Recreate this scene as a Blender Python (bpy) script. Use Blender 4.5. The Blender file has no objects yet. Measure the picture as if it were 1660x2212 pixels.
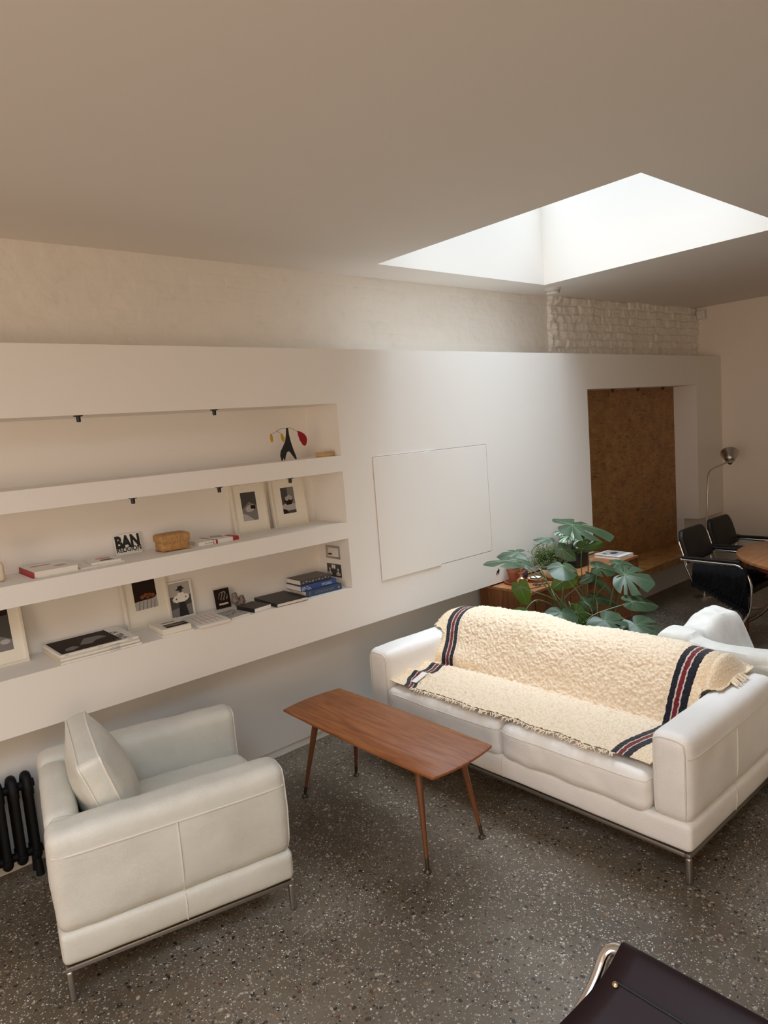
import bpy, bmesh, math, random
import numpy as np
from mathutils import Vector, Matrix, noise
PI = math.pi
R = math.radians
rnd = random.Random(7)
SC = bpy.context.scene
COL = SC.collection

# ------------------------------------------------------------------ materials
def mat(name, col=(.8, .8, .8), rough=.5, metal=0.0, spec=.5, build=None, coat=0.0, sheen=0.0):
    m = bpy.data.materials.new(name)
    m.use_nodes = True
    nt = m.node_tree
    b = nt.nodes['Principled BSDF']
    b.inputs['Base Color'].default_value = (*col, 1)
    b.inputs['Roughness'].default_value = rough
    b.inputs['Metallic'].default_value = metal
    b.inputs['Specular IOR Level'].default_value = spec
    b.inputs['Coat Weight'].default_value = coat
    b.inputs['Sheen Weight'].default_value = sheen
    if build:
        build(NT(nt, b))
    return m

class NT:
    def __init__(s, nt, b):
        s.nt, s.b = nt, b
    def n(s, typ, **kw):
        nd = s.nt.nodes.new(typ)
        for k, v in kw.items():
            if k.startswith('i_'):
                nd.inputs[k[2:].replace('_', ' ')].default_value = v
            else:
                setattr(nd, k, v)
        return nd
    def l(s, a, b):
        s.nt.links.new(a, b)
    def coord(s, scale=(1, 1, 1), rot=(0, 0, 0), kind='Object'):
        t = s.n('ShaderNodeTexCoord')
        m = s.n('ShaderNodeMapping')
        m.inputs['Scale'].default_value = scale
        m.inputs['Rotation'].default_value = rot
        s.l(t.outputs[kind], m.inputs['Vector'])
        return m.outputs['Vector']
    def geo(s, scale=(1, 1, 1), rot=(0, 0, 0)):
        t = s.n('ShaderNodeNewGeometry')
        m = s.n('ShaderNodeMapping')
        m.inputs['Scale'].default_value = scale
        m.inputs['Rotation'].default_value = rot
        s.l(t.outputs['Position'], m.inputs['Vector'])
        return m.outputs['Vector']
    def noise(s, v, scale, detail=3, rough=.5, dist=0):
        nd = s.n('ShaderNodeTexNoise', i_Scale=scale, i_Detail=detail, i_Roughness=rough, i_Distortion=dist)
        s.l(v, nd.inputs['Vector'])
        return nd
    def voro(s, v, scale, feature='F1', rand=1.0):
        nd = s.n('ShaderNodeTexVoronoi', feature=feature, i_Scale=scale, i_Randomness=rand)
        s.l(v, nd.inputs['Vector'])
        return nd
    def ramp(s, fac, stops, interp='LINEAR'):
        nd = s.n('ShaderNodeValToRGB')
        cr = nd.color_ramp
        cr.interpolation = interp
        while len(cr.elements) < len(stops):
            cr.elements.new(.5)
        for e, (p, c) in zip(cr.elements, stops):
            e.position = p
            e.color = (*c, 1) if len(c) == 3 else c
        s.l(fac, nd.inputs['Fac'])
        return nd.outputs['Color']
    def mix(s, fac, a, b, mode='MIX'):
        nd = s.n('ShaderNodeMix', data_type='RGBA', blend_type=mode)
        for sock, v in ((nd.inputs[0], fac), (nd.inputs[6], a), (nd.inputs[7], b)):
            if isinstance(v, (int, float)):
                sock.default_value = v
            elif isinstance(v, tuple):
                sock.default_value = (*v, 1)
            else:
                s.l(v, sock)
        return nd.outputs[2]
    def math(s, op, a, b=0.0):
        nd = s.n('ShaderNodeMath', operation=op)
        for sock, v in ((nd.inputs[0], a), (nd.inputs[1], b)):
            if isinstance(v, (int, float)):
                sock.default_value = v
            else:
                s.l(v, sock)
        return nd.outputs[0]
    def base(s, c):
        s.l(c, s.b.inputs['Base Color'])
    def rough(s, c):
        s.l(c, s.b.inputs['Roughness'])
    def bump(s, h, strength=.3, dist=.01):
        nd = s.n('ShaderNodeBump', i_Strength=strength, i_Distance=dist)
        s.l(h, nd.inputs['Height'])
        s.l(nd.outputs['Normal'], s.b.inputs['Normal'])

def b_plaster(t):
    v = t.geo()
    n = t.noise(v, 40, 4)
    t.bump(n.outputs['Fac'], .08, .004)
WALL_C = (.83, .795, .745)
M_wall = mat('white_matt_paint', WALL_C, .6, spec=.3, build=b_plaster)
M_far = mat('brightened_wall_paint', (.88, .80, .70), .6, spec=.3, build=b_plaster)  # wall paint made lighter and warmer in place of light reaching it
M_ceil = mat('ceiling_paint', (.80, .755, .70), .8, spec=.2, build=b_plaster)
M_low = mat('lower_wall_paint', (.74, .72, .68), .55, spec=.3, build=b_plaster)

def b_brick(t):
    v = t.geo()
    n = t.noise(v, 9, 5, .6)
    t.base(t.ramp(n.outputs['Fac'], [(.22, (.76, .715, .65)), (.40, (.82, .78, .715)), (.8, (.85, .81, .75))]))
    n2 = t.noise(v, 60, 5, .65)
    t.bump(n2.outputs['Fac'], .35, .006)
M_brick = mat('painted_brick', (.8, .78, .73), .42, spec=.5, build=b_brick)

def b_floor(t):
    v = t.geo()
    big = t.noise(v, 1.3, 4, .55)
    basec = t.ramp(big.outputs['Fac'], [(.3, (.082, .060, .036)), (.5, (.140, .112, .078)), (.7, (.225, .195, .150))])
    fine = t.noise(v, 70, 4, .7)
    c = t.mix(.5, basec, t.ramp(fine.outputs['Fac'], [(.3, (.3, .28, .25)), (.7, (1.1, 1.05, 1.0))]), 'MULTIPLY')
    c = t.mix(.5, c, basec)
    # broad warped coordinates so the stones are not round
    wn = t.noise(v, 35, 2)
    wv = t.mix(.02, v, wn.outputs['Color'], 'ADD')
    def stones(scale, radius, keep, stops, soft=.06):
        vo = t.voro(wv, scale)
        sep = t.n('ShaderNodeSeparateColor')
        t.l(vo.outputs['Color'], sep.inputs[0])
        chosen = t.math('LESS_THAN', sep.outputs[0], keep)
        size = t.math('MULTIPLY', t.math('ADD', sep.outputs[2], .35), radius)
        inside = t.math('LESS_THAN', vo.outputs['Distance'], size)
        return t.math('MULTIPLY', chosen, inside), t.ramp(sep.outputs[1], stops, 'CONSTANT')
    dens = t.noise(v, 1.1, 3, .6)
    densf = t.ramp(dens.outputs['Fac'], [(.36, (.25, .25, .25)), (.6, (1, 1, 1))])
    m, col = stones(34, .36, .33, [(0, (.030, .022, .016)), (.35, (.11, .045, .022)), (.5, (.24, .16, .09)), (.7, (.055, .045, .036)), (.85, (.38, .31, .23))])
    c = t.mix(m, c, col)
    m, col = stones(85, .36, .42, [(0, (.03, .024, .02)), (.25, (.13, .07, .04)), (.4, (.3, .25, .19)), (.55, (.05, .04, .035)), (.7, (.40, .36, .31)), (.9, (.2, .17, .14))])
    c = t.mix(m, c, col)
    m, col = stones(150, .34, .34, [(0, (.62, .59, .54)), (.5, (.45, .42, .37)), (.75, (.72, .70, .67))])
    m2 = t.math('MULTIPLY', m, densf)
    c = t.mix(m2, c, col)
    m, col = stones(70, .2, .16, [(0, (.7, .68, .63)), (.5, (.58, .54, .47))])
    c = t.mix(m, c, col)
    t.base(c)
    rn = t.noise(v, 2.2, 4, .6)
    t.rough(t.ramp(rn.outputs['Fac'], [(.3, (.26, .26, .26)), (.7, (.42, .42, .42))]))
    t.bump(t.noise(v, 6, 3).outputs['Fac'], .04, .01)
M_floor = mat('polished_terrazzo_concrete', (.2, .17, .14), .3, build=b_floor)

def b_osb(t):
    v = t.coord()
    warp = t.noise(v, 5, 3)
    wv = t.mix(.10, v, warp.outputs['Color'], 'ADD')
    base = t.noise(wv, 9, 5, .65)
    c = t.ramp(base.outputs['Fac'], [(.25, (.17, .070, .018)), (.5, (.30, .138, .036)), (.75, (.40, .20, .06))])
    for ang, sx, sy, seed, lo in ((20, 11, 46, 0, .66), (-38, 12, 50, 5, .62), (78, 10, 42, 9, .66), (-70, 13, 52, 13, .62)):
        mp = t.n('ShaderNodeMapping')
        mp.inputs['Rotation'].default_value = (0, R(ang), R(ang))
        mp.inputs['Scale'].default_value = (sx, 18, sy)
        mp.inputs['Location'].default_value = (seed, seed, seed)
        t.l(wv, mp.inputs['Vector'])
        n = t.noise(mp.outputs['Vector'], 1.0, 1, .4)
        dark = seed in (0, 9)
        msk = t.ramp(n.outputs['Fac'], [(lo, (0, 0, 0)), (lo + .04, (1, 1, 1))])
        c = t.mix(t.math('MULTIPLY', msk, .5), c, (.055, .016, .005) if dark else (.42, .22, .065))
    t.base(c)
    t.bump(base.outputs['Fac'], .08, .004)
M_osb = mat('strand_board', (.25, .14, .06), .42, build=b_osb)

def wood(name, cols, scale, axis, rough=.35, ring=1.0, coat=.0):
    def bld(t):
        s = [scale, scale, scale]
        s[axis] = scale * .09
        v = t.coord(tuple(s))
        n = t.noise(v, 1.6, 6, .6, 1.4 * ring)
        n2 = t.noise(t.coord(tuple(q * 6 for q in s)), 1.5, 3, .6)
        c = t.ramp(n.outputs['Fac'], [(.28, cols[0]), (.5, cols[1]), (.72, cols[2])])
        c2 = t.ramp(n2.outputs['Fac'], [(.35, (.72, .68, .64)), (.65, (1.05, 1.05, 1.05))])
        t.base(t.mix(.7, c, c2, 'MULTIPLY'))
        t.bump(n2.outputs['Fac'], .05, .002)
    return mat(name, cols[1], rough, build=bld, coat=coat)
M_table = wood('coffee_table_walnut', [(.20, .060, .017), (.315, .108, .033), (.38, .145, .05)], 7, 1, .46, 3.2)
M_tleg = mat('dark_turned_wood', (.16, .055, .02), .35)
M_teak = wood('teak_sideboard', [(.14, .045, .014), (.23, .083, .026), (.30, .118, .04)], 16, 2, .38)
M_teaktop = wood('teak_sideboard_top', [(.27, .105, .038), (.36, .155, .062), (.43, .20, .085)], 12, 0, .35)
M_din = wood('dining_table_teak', [(.21, .085, .032), (.30, .13, .052), (.38, .18, .078)], 10, 0, .35)
M_dinleg = mat('dining_table_leg_wood', (.16, .048, .02), .4)

def b_leather(t, c1=(.61, .60, .535), c2=(.69, .68, .615)):
    v = t.coord()
    vo = t.voro(v, 260, 'F1')
    n = t.noise(v, 7, 4, .6)
    h = t.math('ADD', t.math('MULTIPLY', vo.outputs['Distance'], .25), t.math('MULTIPLY', n.outputs['Fac'], 1.2))
    n3 = t.noise(v, 22, 3, .6, 1.2)
    h = t.math('ADD', h, t.math('MULTIPLY', n3.outputs['Fac'], .5))
    t.bump(h, .34, .008)
    c = t.noise(v, 4, 4, .6)
    t.base(t.ramp(c.outputs['Fac'], [(.3, c1), (.6, c2)]))
M_leather = mat('cream_leather', (.76, .73, .66), .42, spec=.45, build=b_leather)
M_sofal = mat('lit_cream_leather', (.86, .83, .79), .42, spec=.45, build=lambda t: b_leather(t, (.85, .825, .78), (.91, .89, .86)))  # same leather made lighter; the sofa's brighter light is in the colour
M_pipe = mat('cream_leather_piping', (.74, .705, .63), .45)
def b_bleather(t):
    v = t.coord()
    t.bump(t.noise(v, 30, 4).outputs['Fac'], .1, .004)
M_bleather = mat('black_leather', (.008, .006, .005), .5, spec=.28, build=b_bleather)
M_brleather = mat('dark_brown_leather', (.016, .007, .008), .5, spec=.22, build=b_bleather)
M_steel = mat('brushed_steel', (.52, .49, .46), .32, 1.0)
M_chrome = mat('chrome', (.75, .75, .76), .12, 1.0)
M_bronze = mat('dark_brass', (.10, .075, .05), .4, .8)
M_brass = mat('brass_stud', (.55, .45, .25), .3, 1.0)
M_copper = mat('copper', (.72, .36, .24), .22, 1.0)
M_black = mat('black_satin', (.010, .010, .011), .45)
M_iron = mat('cast_iron_black', (.004, .004, .0045), .6, spec=.25, build=b_bleather)
M_red = mat('red_enamel', (.27, .006, .012), .4)
M_yellow = mat('yellow_enamel', (.52, .30, .012), .4)
M_whitep = mat('white_plastic', (.74, .71, .66), .4)
M_frame = mat('cream_frame', (.74, .69, .58), .45)
M_mount = mat('cream_mount_board', (.80, .76, .66), .5)
M_paper = mat('paper_pages', (.78, .74, .66), .8)
M_paper2 = mat('aged_paper', (.62, .52, .38), .8)
M_card = mat('white_card', (.80, .78, .73), .6)
M_ink = mat('black_ink', (.012, .011, .011), .6)
M_navy = mat('navy_cloth', (.030, .060, .135), .65)
M_blue = mat('blue_cover', (.018, .06, .22), .4)
M_gold = mat('dull_gold_print', (.22, .19, .14), .5)
M_greyc = mat('dark_grey_cover', (.05, .046, .045), .4)
M_redc = mat('red_cover', (.40, .022, .03), .5)
M_print = mat('pink_print', (.62, .30, .27), .6)
M_grey1 = mat('photo_dark_grey', (.075, .07, .068), .6, spec=.15)
M_grey2 = mat('photo_mid_grey', (.20, .19, .185), .6, spec=.15)
M_grey3 = mat('photo_light_grey', (.42, .40, .385), .6, spec=.15)
M_dkbrown = mat('photo_dark_brown', (.022, .011, .008), .6, spec=.15)
M_fruit = mat('photo_fruit', (.20, .055, .015), .4)
M_terra = mat('terracotta', (.33, .105, .045), .75, build=lambda t: t.base(t.ramp(t.noise(t.coord(), 14, 5).outputs['Fac'], [(.3, (.22, .065, .03)), (.6, (.38, .125, .055)), (.85, (.46, .24, .15))])))
M_bowl = mat('cream_stoneware', (.62, .50, .34), .4)
M_soil = mat('dry_soil', (.05, .035, .022), .9, build=lambda t: t.base(t.ramp(t.voro(t.coord(), 90).outputs['Distance'], [(.1, (.16, .11, .07)), (.5, (.02, .013, .009))])))
M_purple = mat('purple_glaze', (.075, .045, .07), .3)
M_greypot = mat('grey_pot', (.25, .22, .21), .6)
def b_basket(t):
    v = t.coord()
    br = t.n('ShaderNodeTexChecker', i_Scale=190)
    t.l(v, br.inputs['Vector'])
    n = t.noise(v, 60, 4)
    t.base(t.mix(t.math('MULTIPLY', br.outputs['Fac'], .25), t.ramp(n.outputs['Fac'], [(.3, (.36, .185, .06)), (.7, (.54, .31, .115))]), (.28, .13, .04)))
    t.bump(br.outputs['Fac'], .25, .002)
M_basket = mat('woven_bamboo', (.45, .25, .09), .6, build=b_basket)
M_ltwood = mat('pale_wood', (.56, .36, .17), .45)
M_rock = mat('grey_brown_stone', (.16, .125, .10), .6, build=lambda t: t.base(t.ramp(t.noise(t.coord(), 60, 5, .7).outputs['Fac'], [(.35, (.075, .055, .045)), (.65, (.30, .25, .21))])))
M_ivory = mat('ivory_ceramic', (.72, .63, .48), .4)

def leafmat(name, c1, c2, rough=.32, trans=.35, tcol=(.14, .24, .02)):
    def bld(t):
        v = t.coord()
        n = t.noise(v, 9, 3)
        t.base(t.ramp(n.outputs['Fac'], [(.3, c1), (.7, c2)]))
        tr = t.n('ShaderNodeBsdfTranslucent')
        tr.inputs['Color'].default_value = (*tcol, 1)
        mx = t.n('ShaderNodeMixShader')
        mx.inputs[0].default_value = trans
        t.l(t.b.outputs[0], mx.inputs[1])
        t.l(tr.outputs[0], mx.inputs[2])
        out = [q for q in t.nt.nodes if q.type == 'OUTPUT_MATERIAL'][0]
        t.l(mx.outputs[0], out.inputs['Surface'])
    return mat(name, c1, rough, build=bld)
M_leaf = leafmat('monstera_leaf', (.032, .060, .030), (.055, .092, .048), .42, .22)
M_leafy = leafmat('bright_backlit_leaf', (.045, .10, .018), (.07, .15, .025), .4, .5, (.20, .32, .02))  # brighter copy of the leaf green; light from behind is in the colour
M_vein = mat('pale_leaf_vein', (.17, .25, .13), .4)
M_stem = mat('monstera_stem', (.085, .12, .042), .4)
M_fern = leafmat('bushy_small_leaf', (.07, .10, .02), (.14, .17, .045), .5, .3)
def b_pep(t):
    uv = t.n('ShaderNodeUVMap')
    sp = t.n('ShaderNodeSeparateXYZ')
    t.l(uv.outputs[0], sp.inputs[0])
    w = t.math('SINE', t.math('MULTIPLY', sp.outputs[1], 34.0))
    t.base(t.ramp(w, [(.0, (.025, .075, .02)), (.35, (.03, .09, .025)), (.65, (.42, .50, .38))]))
M_pep = mat('striped_leaf', (.1, .2, .08), .35, build=b_pep)

def b_throw(t):
    uv = t.n('ShaderNodeUVMap')
    sp = t.n('ShaderNodeSeparateXYZ')
    t.l(uv.outputs[0], sp.inputs[0])
    wob = t.noise(t.coord(), 60, 3)
    u = t.math('ADD', sp.outputs[0], t.math('MULTIPLY', t.math('SUBTRACT', wob.outputs['Fac'], .5), .008))
    cream = (.90, .76, .585)
    plain = (.90, .74, .54)
    navy = (.010, .011, .022)
    red = (.165, .012, .024)
    wht = (.62, .55, .47)
    def band(o):
        return [(o + .000, navy), (o + .0185, wht), (o + .0205, red), (o + .0345, wht), (o + .0365, navy), (o + .055, plain)]
    st = [(0, plain)] + band(.062)
    st[-1] = (st[-1][0], cream)
    st += [(1 - .117, navy), (1 - .0985, wht), (1 - .0965, red), (1 - .0825, wht), (1 - .0805, navy), (1 - .062, plain)]
    c = t.ramp(u, st, 'CONSTANT')
    v = t.coord()
    vo = t.voro(v, 95)
    n = t.noise(v, 160, 4, .7)
    shade = t.ramp(t.math('ADD', t.math('MULTIPLY', vo.outputs['Distance'], .8), t.math('MULTIPLY', n.outputs['Fac'], .4)), [(.3, (1.03, 1.03, 1.03)), (.85, (.86, .82, .76))])  # shade between the wool clumps, multiplied into the colour
    t.base(t.mix(1.0, c, shade, 'MULTIPLY'))
    t.bump(t.math('ADD', vo.outputs['Distance'], t.math('MULTIPLY', n.outputs['Fac'], .6)), .5, .006)
M_throw = mat('wool_throw', (.78, .66, .48), .95, spec=.1, sheen=.3, build=b_throw)
M_fringe = mat('cream_wool_yarn', (.86, .74, .56), .9, spec=.1)
def b_blanket(t):
    v = t.coord()
    n = t.noise(v, 220, 4, .7)
    n1 = t.noise(v, 14, 4)
    t.base(t.ramp(n1.outputs['Fac'], [(.3, (.61, .58, .52)), (.7, (.72, .69, .63))]))
    t.bump(n.outputs['Fac'], .3, .003)
M_blanket = mat('white_wool_blanket', (.76, .75, .71), .95, spec=.1, sheen=.3, build=b_blanket)
M_fur = mat('black_sheepskin', (.004, .004, .005), .8, spec=.15)

# ------------------------------------------------------------------ mesh helpers
def build(name, bm, m, parent=None, smooth=True, loc=None, rot=None):
    me = bpy.data.meshes.new(name)
    bm.normal_update()
    bm.to_mesh(me)
    bm.free()
    ms = m if isinstance(m, (list, tuple)) else [m]
    for x in ms:
        me.materials.append(x)
    if smooth:
        me.polygons.foreach_set('use_smooth', [True] * len(me.polygons))
        try:
            me.set_sharp_from_angle(angle=R(42))
        except Exception:
            pass
    o = bpy.data.objects.new(name, me)
    COL.objects.link(o)
    if parent:
        o.parent = parent
    if loc:
        o.location = loc
    if rot:
        o.rotation_euler = rot
    return o

def split(name, bm, m, parent=None, smooth=True):
    """one object for every separate piece in bm"""
    left = set(bm.verts)
    while left:
        seed = left.pop()
        grp, todo = {seed}, [seed]
        while todo:
            v = todo.pop()
            for e in v.link_edges:
                w = e.other_vert(v)
                if w not in grp:
                    grp.add(w); todo.append(w)
        left -= grp
        nb = bmesh.new()
        mp = {v: nb.verts.new(v.co) for v in sorted(grp, key=lambda q: q.index)}
        fs = {f for v in grp for f in v.link_faces}
        for f in fs:
            nf = nb.faces.new([mp[v] for v in f.verts])
            nf.material_index = f.material_index
        build(name, nb, m, parent, smooth)
    bm.free()

def tag(o, label, cat, group=None, kind=None):
    o['label'] = label
    o['category'] = cat
    if group:
        o['group'] = group
    if kind:
        o['kind'] = kind
    return o

def thing(name, label, cat, loc=(0, 0, 0), rot=(0, 0, 0), group=None):
    o = bpy.data.objects.new(name, None)
    o.empty_display_size = .05
    COL.objects.link(o)
    o.location = loc
    o.rotation_euler = rot
    return tag(o, label, cat, group)

def struct(name, bm, m, smooth=False):
    o = build(name, bm, m, smooth=smooth)
    o['kind'] = 'structure'
    return o

def quad(bm, pts, mi=0):
    f = bm.faces.new([bm.verts.new(p) for p in pts])
    f.material_index = mi
    return f

def xf(bm, verts, mtx):
    bmesh.ops.transform(bm, matrix=mtx, verts=verts)

def box(bm, c, s, bev=0.0, seg=2, rot=None, mi=0):
    """box centred at c with full size s"""
    r = bmesh.ops.create_cube(bm, size=1.0)
    vs = r['verts']
    fs = set(f for v in vs for f in v.link_faces)
    for f in fs:
        f.material_index = mi
    mt = Matrix.Translation(c)
    if rot:
        from mathutils import Euler
        mt = mt @ Euler(rot).to_matrix().to_4x4()
    xf(bm, vs, mt @ Matrix.Diagonal((*s, 1)))
    if bev > 0:
        es = list(set(e for v in vs for e in v.link_edges))
        r2 = bmesh.ops.bevel(bm, geom=es, offset=bev, segments=seg, profile=.6, affect='EDGES', clamp_overlap=True)
        for f in r2['faces']:
            f.material_index = mi
    return vs

def bounds(bm, lo, hi, bev=0.0, seg=2, mi=0):
    c = [(a + b) / 2 for a, b in zip(lo, hi)]
    s = [abs(b - a) for a, b in zip(lo, hi)]
    return box(bm, c, s, bev, seg, mi=mi)

def tube(bm, pts, r, n=10, caps=True, mi=0, closed=False):
    """sweep a circle along pts; r may be a list"""
    P = [Vector(p) for p in pts]
    k = len(P)
    rs = r if isinstance(r, (list, tuple)) else [r] * k
    rings = []
    up = None
    for i in range(k):
        if closed:
            d = P[(i + 1) % k] - P[i - 1]
        else:
            d = P[min(i + 1, k - 1)] - P[max(i - 1, 0)]
        d.normalize()
        if up is None:
            a = Vector((0, 0, 1)) if abs(d.z) < .9 else Vector((1, 0, 0))
            up = (a - d * a.dot(d)).normalized()
        else:
            up = (up - d * up.dot(d))
            if up.length < 1e-6:
                up = d.orthogonal()
            up.normalize()
        sd = d.cross(up)
        rings.append([bm.verts.new(P[i] + (up * math.cos(2 * PI * j / n) + sd * math.sin(2 * PI * j / n)) * rs[i]) for j in range(n)])
    rng = range(k if closed else k - 1)
    for i in rng:
        a, b = rings[i], rings[(i + 1) % k]
        for j in range(n):
            f = bm.faces.new((a[j], a[(j + 1) % n], b[(j + 1) % n], b[j]))
            f.material_index = mi
    if caps and not closed:
        for rr, rev in ((rings[0], True), (rings[-1], False)):
            f = bm.faces.new(list(reversed(rr)) if rev else rr)
            f.material_index = mi

def smooth_path(pts, n=8):
    """Catmull-Rom through pts"""
    P = [Vector(p) for p in pts]
    Q = [P[0] * 2 - P[1]] + P + [P[-1] * 2 - P[-2]]
    out = []
    for i in range(1, len(Q) - 2):
        for k in range(n):
            t = k / n
            a, b, c, d = Q[i - 1], Q[i], Q[i + 1], Q[i + 2]
            out.append(.5 * ((2 * b) + (c - a) * t + (2 * a - 5 * b + 4 * c - d) * t * t + (3 * b - a - 3 * c + d) * t ** 3))
    out.append(P[-1])
    return out

def fillet(pts, rad, n=6):
    """polyline with rounded corners"""
    P = [Vector(p) for p in pts]
    out = [P[0]]
    for i in range(1, len(P) - 1):
        a, b, c = P[i - 1], P[i], P[i + 1]
        u, w = (a - b), (c - b)
        rr = min(rad, u.length * .49, w.length * .49)
        p0, p1 = b + u.normalized() * rr, b + w.normalized() * rr
        for k in range(n + 1):
            t = k / n
            out.append(p0 * (1 - t) ** 2 + b * 2 * t * (1 - t) + p1 * t * t)
    out.append(P[-1])
    return out

def lathe(bm, prof, n=28, c=(0, 0, 0), mi=0, mtx=None):
    """prof list of (r, z)"""
    rings = []
    vs = []
    for r, z in prof:
        if r < 1e-6:
            v = bm.verts.new((c[0], c[1], c[2] + z))
            rings.append([v])
            vs.append(v)
        else:
            ring = [bm.verts.new((c[0] + r * math.cos(2 * PI * j / n), c[1] + r * math.sin(2 * PI * j / n), c[2] + z)) for j in range(n)]
            rings.append(ring)
            vs += ring
    for a, b in zip(rings, rings[1:]):
        for j in range(n):
            k = (j + 1) % n
            if len(a) == 1 and len(b) == 1:
                continue
            if len(a) == 1:
                f = bm.faces.new((a[0], b[k], b[j]))
            elif len(b) == 1:
                f = bm.faces.new((a[j], a[k], b[0]))
            else:
                f = bm.faces.new((a[j], a[k], b[k], b[j]))
            f.material_index = mi
    if mtx is not None:
        xf(bm, vs, mtx)
    return vs

def prism(bm, pts2, h0, h1, axis='z', mi=0):
    """extruded polygon; pts2 in the plane across axis"""
    def P(a, b, h):
        return {'z': (a, b, h), 'y': (a, h, b), 'x': (h, a, b)}[axis]
    lo = [bm.verts.new(P(a, b, h0)) for a, b in pts2]
    hi = [bm.verts.new(P(a, b, h1)) for a, b in pts2]
    n = len(pts2)
    fs = [bm.faces.new(lo), bm.faces.new(list(reversed(hi)))]
    for i in range(n):
        fs.append(bm.faces.new((lo[i], hi[i], hi[(i + 1) % n], lo[(i + 1) % n])))
    for f in fs:
        f.material_index = mi
    bmesh.ops.recalc_face_normals(bm, faces=fs)
    return lo + hi

def soft(bm, lo, hi, r=.04, cell=.03, puff=(0, 0, 0), wr=0.0, wsc=6.0, seed=0.0, mtx=None, mi=0):
    """upholstered rounded block between lo and hi; puff bulges each pair of faces, wr adds creases"""
    lo, hi = Vector(lo), Vector(hi)
    c, h = (lo + hi) / 2, (hi - lo) / 2
    r = min(r, h.x * .98, h.y * .98, h.z * .98)
    nn = [max(4, int(round(2 * q / cell))) for q in h]
    def lin(k, n, hh):
        # denser near the ends so that the rounding is smooth
        t = k / n * 2 - 1
        inner = hh - r
        nr = 4
        if n <= 2 * nr:
            return t * hh
        if k < nr:
            return -hh + r * (1 - math.cos(k / nr * PI / 2))
        if k > n - nr:
            return hh - r * (1 - math.cos((n - k) / nr * PI / 2))
        return -inner + 2 * inner * (k - nr) / (n - 2 * nr)
    nn = [n + 8 for n in nn]
    cache = {}
    new = []
    def V(i, j, k):
        key = (i, j, k)
        if key in cache:
            return cache[key]
        p = Vector((lin(i, nn[0], h.x), lin(j, nn[1], h.y), lin(k, nn[2], h.z)))
        q = Vector((max(-(h.x - r), min(h.x - r, p.x)), max(-(h.y - r), min(h.y - r, p.y)), max(-(h.z - r), min(h.z - r, p.z))))
        d = p - q
        if d.length > 1e-7:
            nrm = d.normalized()
            p = q + nrm * r
        else:
            nrm = Vector((0, 0, 1))
        u = Vector((p.x / h.x, p.y / h.y, p.z / h.z))
        e = [max(0.0, 1 - u[a] * u[a]) for a in range(3)]
        p2 = p.copy()
        for a in range(3):
            b1, b2 = [x for x in range(3) if x != a]
            p2[a] += puff[a] * u[a] * (e[b1] * e[b2]) ** .7
        if wr:
            w = Vector((p.x + seed, p.y + seed * 1.7, p.z)) + c
            g = noise.fractal(w * wsc, .9, 2.0, 3) * wr
            p2 += nrm * g
        v = bm.verts.new(p2 + c)
        cache[key] = v
        new.append(v)
        return v
    def face(f):
        q = bm.faces.new(f)
        q.material_index = mi
    X, Y, Z = nn
    for i in range(X):
        for j in range(Y):
            face((V(i, j, 0), V(i, j + 1, 0), V(i + 1, j + 1, 0), V(i + 1, j, 0)))
            face((V(i, j, Z), V(i + 1, j, Z), V(i + 1, j + 1, Z), V(i, j + 1, Z)))
    for i in range(X):
        for k in range(Z):
            face((V(i, 0, k), V(i + 1, 0, k), V(i + 1, 0, k + 1), V(i, 0, k + 1)))
            face((V(i, Y, k), V(i, Y, k + 1), V(i + 1, Y, k + 1), V(i + 1, Y, k)))
    for j in range(Y):
        for k in range(Z):
            face((V(0, j, k), V(0, j, k + 1), V(0, j + 1, k + 1), V(0, j + 1, k)))
            face((V(X, j, k), V(X, j + 1, k), V(X, j + 1, k + 1), V(X, j, k + 1)))
    if mtx is not None:
        xf(bm, new, mtx)
    return new

def seam(bm, pts, r, on, closed=False):
    """a piped seam laid on the surface of mesh object on"""
    from mathutils.bvhtree import BVHTree
    me = on.data
    t = BVHTree.FromPolygons([v.co for v in me.vertices], [p.vertices for p in me.polygons])
    P = [Vector(p) for p in pts]
    full = []
    n = len(P)
    for i in range(n if closed else n - 1):
        p, q = P[i], P[(i + 1) % n]
        k = max(1, int((q - p).length / .018))
        full += [p.lerp(q, j / k) for j in range(k)]
    if not closed:
        full.append(P[-1])
    out = []
    for p in full:
        co, nn, _, _ = t.find_nearest(p)
        out.append(co + nn * r * .4)
    # ease out small jitters
    for _ in range(2):
        out = [out[i] if (not closed and i in (0, len(out) - 1)) else (out[i - 1] + out[i] * 2 + out[(i + 1) % len(out)]) / 4 for i in range(len(out))]
    tube(bm, out, r, 6, closed=closed)

def BM():
    return bmesh.new()

def words(txt, size, m, parent, loc, rot, name='lettering', bold=0.0, sx=1.0, depth=.0004, align='LEFT'):
    cu = bpy.data.curves.new('txt', 'FONT')
    cu.body = txt
    cu.size = size
    cu.extrude = depth
    cu.offset = bold
    cu.align_x = align
    cu.resolution_u = 3
    t = bpy.data.objects.new('txt', cu)
    COL.objects.link(t)
    dg = bpy.context.evaluated_depsgraph_get()
    me = bpy.data.meshes.new_from_object(t.evaluated_get(dg))
    bpy.data.objects.remove(t)
    bpy.data.curves.remove(cu)
    me.materials.clear()
    me.materials.append(m)
    for v in me.vertices:
        v.co.x *= sx
    o = bpy.data.objects.new(name, me)
    COL.objects.link(o)
    o.parent = parent
    o.location = loc
    o.rotation_euler = rot
    return o

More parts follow.
